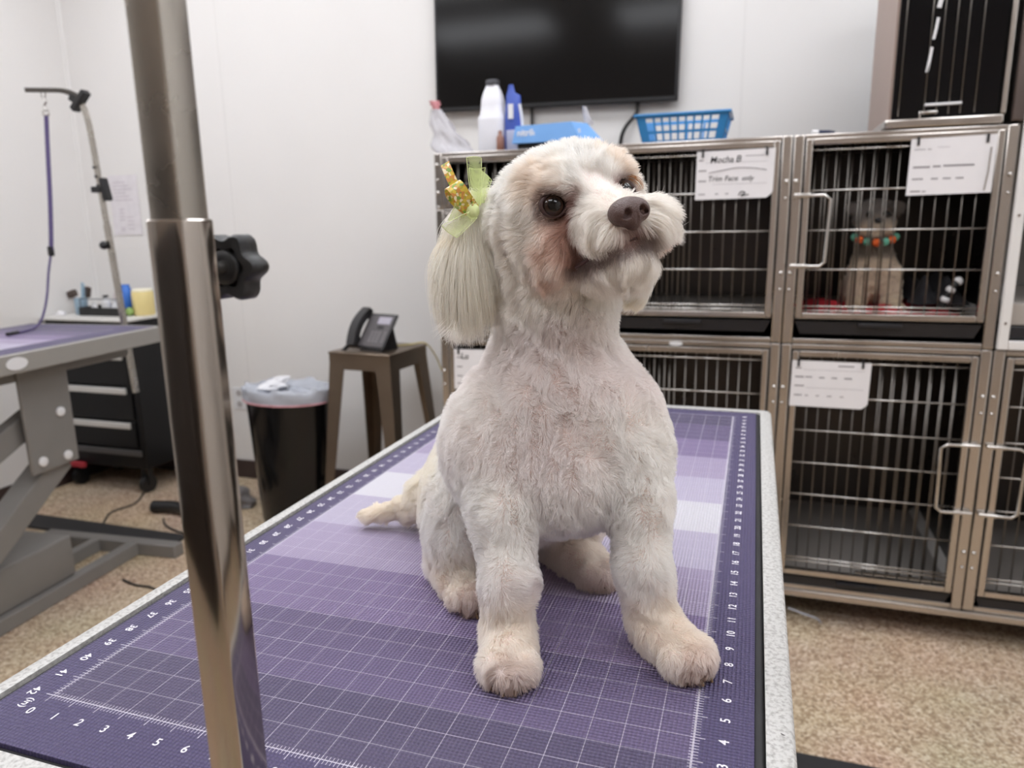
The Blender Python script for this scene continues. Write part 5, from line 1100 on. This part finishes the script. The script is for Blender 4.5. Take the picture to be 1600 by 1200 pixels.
link_mesh('nose', mesh_from('nose', NV - np.array(ORG[dog.as_pointer()]), NF), NOSEM, dog, 180)
lip = [hd(*p_) for p_ in mouth]; MB().tube(smoothpath(lip, 4), [.0014] * 21, 8).build('lips', mat('lip', (74, 48, 46), .6), dog)
for c_, ang, w_, l_ in PAWS:
    f_ = np.array([math.cos(ang), math.sin(ang), 0]); s_ = np.array([-math.sin(ang), math.cos(ang), 0])
    for fx, sx in ((.82, -.56), (1.05, -.20), (1.05, .20), (.82, .56)):
        a_ = np.array(c_) + f_ * (l_ / 2 * fx) + s_ * (w_ / 2 * sx) + np.array([0, 0, -.0085]); b_ = a_ + f_ * .0105 + np.array([0, 0, -.0078])
        MB().tube([a_, (a_ + b_) / 2 + np.array([0, 0, .001]), b_], [.0030, .0025, .0011], 8).build('claw', CLAW, dog)
# a few long whiskers
rw = np.random.RandomState(5); k = 26; side_ = np.ones(k)
WP = np.array([hd(.034 + rw.uniform(-.01, .006), s__ * rw.uniform(.022, .036), -.030 + rw.uniform(-.012, .01)) for s__ in side_])
WD = unit(np.outer(side_, H[:, 1]) * 1.0 + H[:, 0] * .35 + rw.randn(k, 3) * .28)
hair_object('whisker', WP, WD, np.full(k, .036), WD + .001, np.full(k, .5), np.tile(lin(238, 232, 226), (k, 1)), dog, COAT, rad=.00022, pts=7, clump=0, noise=.05, sag=.12)
bw = np.array([hd(.000 + rw.uniform(-.004, .004), EYE + .002 + rw.uniform(-.003, .004), .010 + rw.uniform(-.003, .003)) for _ in range(18)])
hair_object('eyebrow_tuft', bw, np.tile(unit(H[:, 0] * .5 + H[:, 1] * .8), (18, 1)), np.full(18, .024), np.tile(H[:, 1] * .9 - H[:, 2] * .25, (18, 1)), np.full(18, .35), np.tile(lin(178, 120, 72), (18, 1)), dog, COAT, rad=.0003, pts=6, clump=.8, noise=.05, sag=.1)

# ---- bow of tulle and printed ribbon clipped at the near ear
bow = thing('hair_bow', 'lime tulle bow with yellow printed ribbon at the white dog\'s ear', 'bow', (0.296, 0.2297, 0.3864))
TULLE = mat('lime_tulle', (224, 236, 172), .6, 0, .12, 30)
def ribbon_material():
    m, nt, b = nodes_of('printed_ribbon'); Ln = nt.links; tc = N(nt, 'ShaderNodeTexCoord')
    vo = N(nt, 'ShaderNodeTexVoronoi'); vo.inputs['Scale'].default_value = 400; Ln.new(tc.outputs['Object'], vo.inputs['Vector'])
    r = N(nt, 'ShaderNodeValToRGB'); r.color_ramp.interpolation = 'CONSTANT'; e = r.color_ramp.elements; sp = N(nt, 'ShaderNodeSeparateColor'); Ln.new(vo.outputs['Color'], sp.inputs[0]); Ln.new(sp.outputs[0], r.inputs[0])
    e[0].position = 0; e[0].color = srgb(222, 196, 78); e[1].position = .8; e[1].color = srgb(214, 150, 80)
    for p_, c_ in ((.25, (196, 178, 70)), (.45, (132, 166, 74)), (.6, (240, 226, 190))): x = e.new(p_); x.color = srgb(*c_)
    Ln.new(r.outputs[0], b.inputs['Base Color']); b.inputs['Roughness'].default_value = .3; return m
RIB = ribbon_material()
def net(name, corners, n, curl, seed):
    """open mesh of crossing threads over a curved strip: corners p00 p10 p01 p11"""
    p00, p10, p01, p11 = [Vector(c_) for c_ in corners]; mb = MB(); nrm = ((p10 - p00).cross(p01 - p00)).normalized()
    S_ = lambda u, v: p00.lerp(p10, u).lerp(p01.lerp(p11, u), v) + nrm * (curl * math.sin(PI * u) + .4 * curl * math.sin(5 * v + seed + 3 * u))
    asp = (p01 - p00).length / (p10 - p00).length
    for sg in (1, -1):
        for k in range(-int(n * asp) - 1, int(n * (1 + asp)) + 2):
            pts = []
            for i in range(25):
                v = i / 24; u = (k / n) + sg * v * asp
                if sg < 0: u = u
                if -.001 <= u <= 1.001: pts.append(S_(u, v))
            if len(pts) > 1: mb.tube(pts, .00018, 3, caps=False)
    for a_, b_ in (((0, 0), (0, 1)), ((1, 0), (1, 1)), ((0, 1), (1, 1))): mb.tube([S_(a_[0] + (b_[0] - a_[0]) * i / 12, a_[1] + (b_[1] - a_[1]) * i / 12) for i in range(13)], .0003, 3, caps=False)
    o = mb.build(name, TULLE, bow); o['kind'] = 'stuff'; return o
net('tulle', [(0.2932, 0.2292, 0.3887), (0.3003, 0.2347, 0.393), (0.2847, 0.242, 0.4334), (0.2954, 0.2508, 0.4331)], 6, .002, 1)
net('tulle', [(0.2957, 0.2244, 0.3874), (0.3012, 0.2291, 0.3907), (0.2911, 0.2311, 0.4237), (0.3027, 0.2404, 0.4238)], 6, -.003, 2)
net('tulle', [(0.2956, 0.2359, 0.391), (0.3007, 0.2403, 0.3931), (0.2923, 0.2552, 0.4236), (0.3016, 0.2593, 0.4139)], 6, .002, 5)
net('tulle', [(0.2961, 0.22, 0.3863), (0.3017, 0.2206, 0.3807), (0.2749, 0.2038, 0.3747), (0.2864, 0.2095, 0.3636)], 6, .003, 3)
net('tulle', [(0.2932, 0.2261, 0.3892), (0.2967, 0.2261, 0.3842), (0.279, 0.2256, 0.3933), (0.2719, 0.2253, 0.3786)], 6, .002, 4)
def strip(name, path, wd):
    rows = [[Vector(p) + Vector(w_) * (-.5 * wd), Vector(p) + Vector(w_) * (.5 * wd)] for p, w_ in path]
    pts = []; L1 = smoothpath([r_[0] for r_ in rows], 5); L2 = smoothpath([r_[1] for r_ in rows], 5)
    return MB().grid([[a_, a_.lerp(b_, .5), b_] for a_, b_ in zip(L1, L2)], .0005).build(name, RIB, bow, smooth=60)
wx = Vector((0.2853, 0.2245, 0.403)) - Vector((0.2812, 0.2225, 0.4003)); wx.normalize()
strip('ribbon_tail', [((0.2699, 0.2272, 0.428), wx), ((0.2743, 0.2246, 0.4196), wx), ((0.2785, 0.2241, 0.4113), wx), ((0.282, 0.2267, 0.4031), wx)], .0085)
strip('ribbon_loop', [((0.2951, 0.2242, 0.3875), wx), ((0.2919, 0.2165, 0.396), wx), ((0.2866, 0.2126, 0.4057), wx), ((0.2799, 0.2177, 0.4093), wx), ((0.2774, 0.226, 0.4022), wx), ((0.2838, 0.2304, 0.3933), wx), ((0.2939, 0.229, 0.3865), wx)], .0145)
for k, (dx, dy) in enumerate(((-6, -12), (2, -14), (-12, -6))): MB().tube([(0.2965, 0.2222, 0.3863), Vector((0.2965, 0.2222, 0.3863)) + Vector((dx * .00056, -.002, -dy * .0005)) * 1.6], .0009, 6).build('cut_end', RIB, bow)
MB().ball((0.2962, 0.2243, 0.3863), (.006, .006, .007), 14, 10).build('knot', TULLE, bow)

# ---- the small grey dog in the cage
GX, GY, GZ = .895, 2.20, .092
gd = thing('dog', 'small grey dog with pale legs and a pompom collar sitting inside the upper cage', 'dog', (GX, GY, GZ))
def g(x, y, z): return (GX + x, GY + y, GZ + z)
gb = [el(.03, g(0, .03, .115), (.066, .070, .085)), el(.03, g(0, .10, .06), (.080, .08, .06)), cp(.02, g(0, .02, .17), g(-.012, -.005, .240), .045, .042),
      cp(.015, g(-.042, -.01, .12), g(-.048, -.03, .015), .028, .022), cp(.015, g(.046, -.01, .12), g(.052, -.03, .015), .028, .022), el(.01, g(-.050, -.045, .012), (.023, .034, .014)), el(.01, g(.058, -.050, .012), (.025, .034, .014)),
      el(.02, g(-.012, -.01, .293), (.056, .052, .048)), el(.015, g(-.010, -.052, .274), (.030, .030, .024)), el(.012, g(-.012, -.05, .254), (.024, .022, .018)), el(.012, g(-.038, -.045, .266), (.02, .02, .022)), el(.012, g(.018, -.045, .266), (.02, .02, .022)),
      cp(.014, g(-.050, .0, .310), g(-.074, -.008, .322), .020, .014), cp(.014, g(.028, .0, .310), g(.052, -.008, .322), .020, .014)]
gV, gF = sdf_mesh(gb, (GX - .13, GY - .14, GZ - .005), (GX + .13, GY + .22, GZ + .36), .005, 3); gV[:, 2] = np.maximum(gV[:, 2], GZ)
link_mesh('body', mesh_from('body', gV - np.array(ORG[gd.as_pointer()]), gF), mat('grey_skin', (150, 138, 130), .8), gd, 180)
gP, gN = surface_samples(gV, gF, lambda p: np.full(len(p), 3.2e5)); k = len(gP); z_ = gP[:, 2] - GZ
gc = np.tile(lin(244, 232, 216), (k, 1)); gc = blend(gc, sstep((z_ - .265) / .03), lin(176, 168, 162)); gc = blend(gc, .8 * sstep((.07 - z_) / .03), lin(244, 234, 214))
gc = blend(gc, .75 * sstep(near(gP, g(-.010, -.065, .266), .045) * 1.6), lin(246, 236, 222)); gc = blend(gc, .6 * sstep((z_ - .165) / .02) * sstep((.24 - z_) / .02), lin(112, 108, 108))
hair_object('coat', gP, gN, np.full(k, .016), np.tile([0, -.25, -1.], (k, 1)) + wob(gP, 40, 2) * .5, np.full(k, .4), gc * np.random.uniform(.85, 1.1, (k, 1)), gd, COAT, rad=.0005, pts=4, seed=9, floor=GZ)
for sx in (-.034, .012): MB().ball(g(sx, -.066, .298), .0115, 12, 8).build('eye', EYEM if False else mat('dark_eye', (14, 12, 12), .1), gd)
MB().ball(g(-.011, -.088, .281), (.012, .009, .009), 12, 8).build('nose', mat('dark_nose', (26, 22, 24), .35), gd)
cl_ = thing('pompom_collar', 'dark collar with orange and teal pompoms on the small grey dog', 'collar', g(-.01, -.01, .19))
MB().tube([g(-.010 + .056 * math.cos(a), -.005 + .056 * math.sin(a), .236 + .014 * math.sin(a)) for a in [2 * PI * k_ / 24 for k_ in range(25)]], .007, 8).build('band', mat('collar_band', (52, 54, 58), .7), cl_)
OR, TE = mat('orange_felt', (240, 110, 52), .9, 0, .15, 200, bump=.8, bscale=500), mat('teal_felt', (110, 184, 160), .9, 0, .15, 200, bump=.8, bscale=500)
for k_, aa in enumerate((-158, -137, -114, -90, -66, -43, -22)):
    a = math.radians(aa); MB().ball(g(-.010 + .062 * math.cos(a), -.008 + .066 * math.sin(a), .240 + .026 * math.sin(a)), .0122, 14, 10).build('pompom', OR if k_ % 2 else TE, cl_)
# ------------------------------------------------------------------ lift everything so the floor lies at zero
for o in list(scene.objects):
    if o.parent is None: o.location.z += -FLOOR
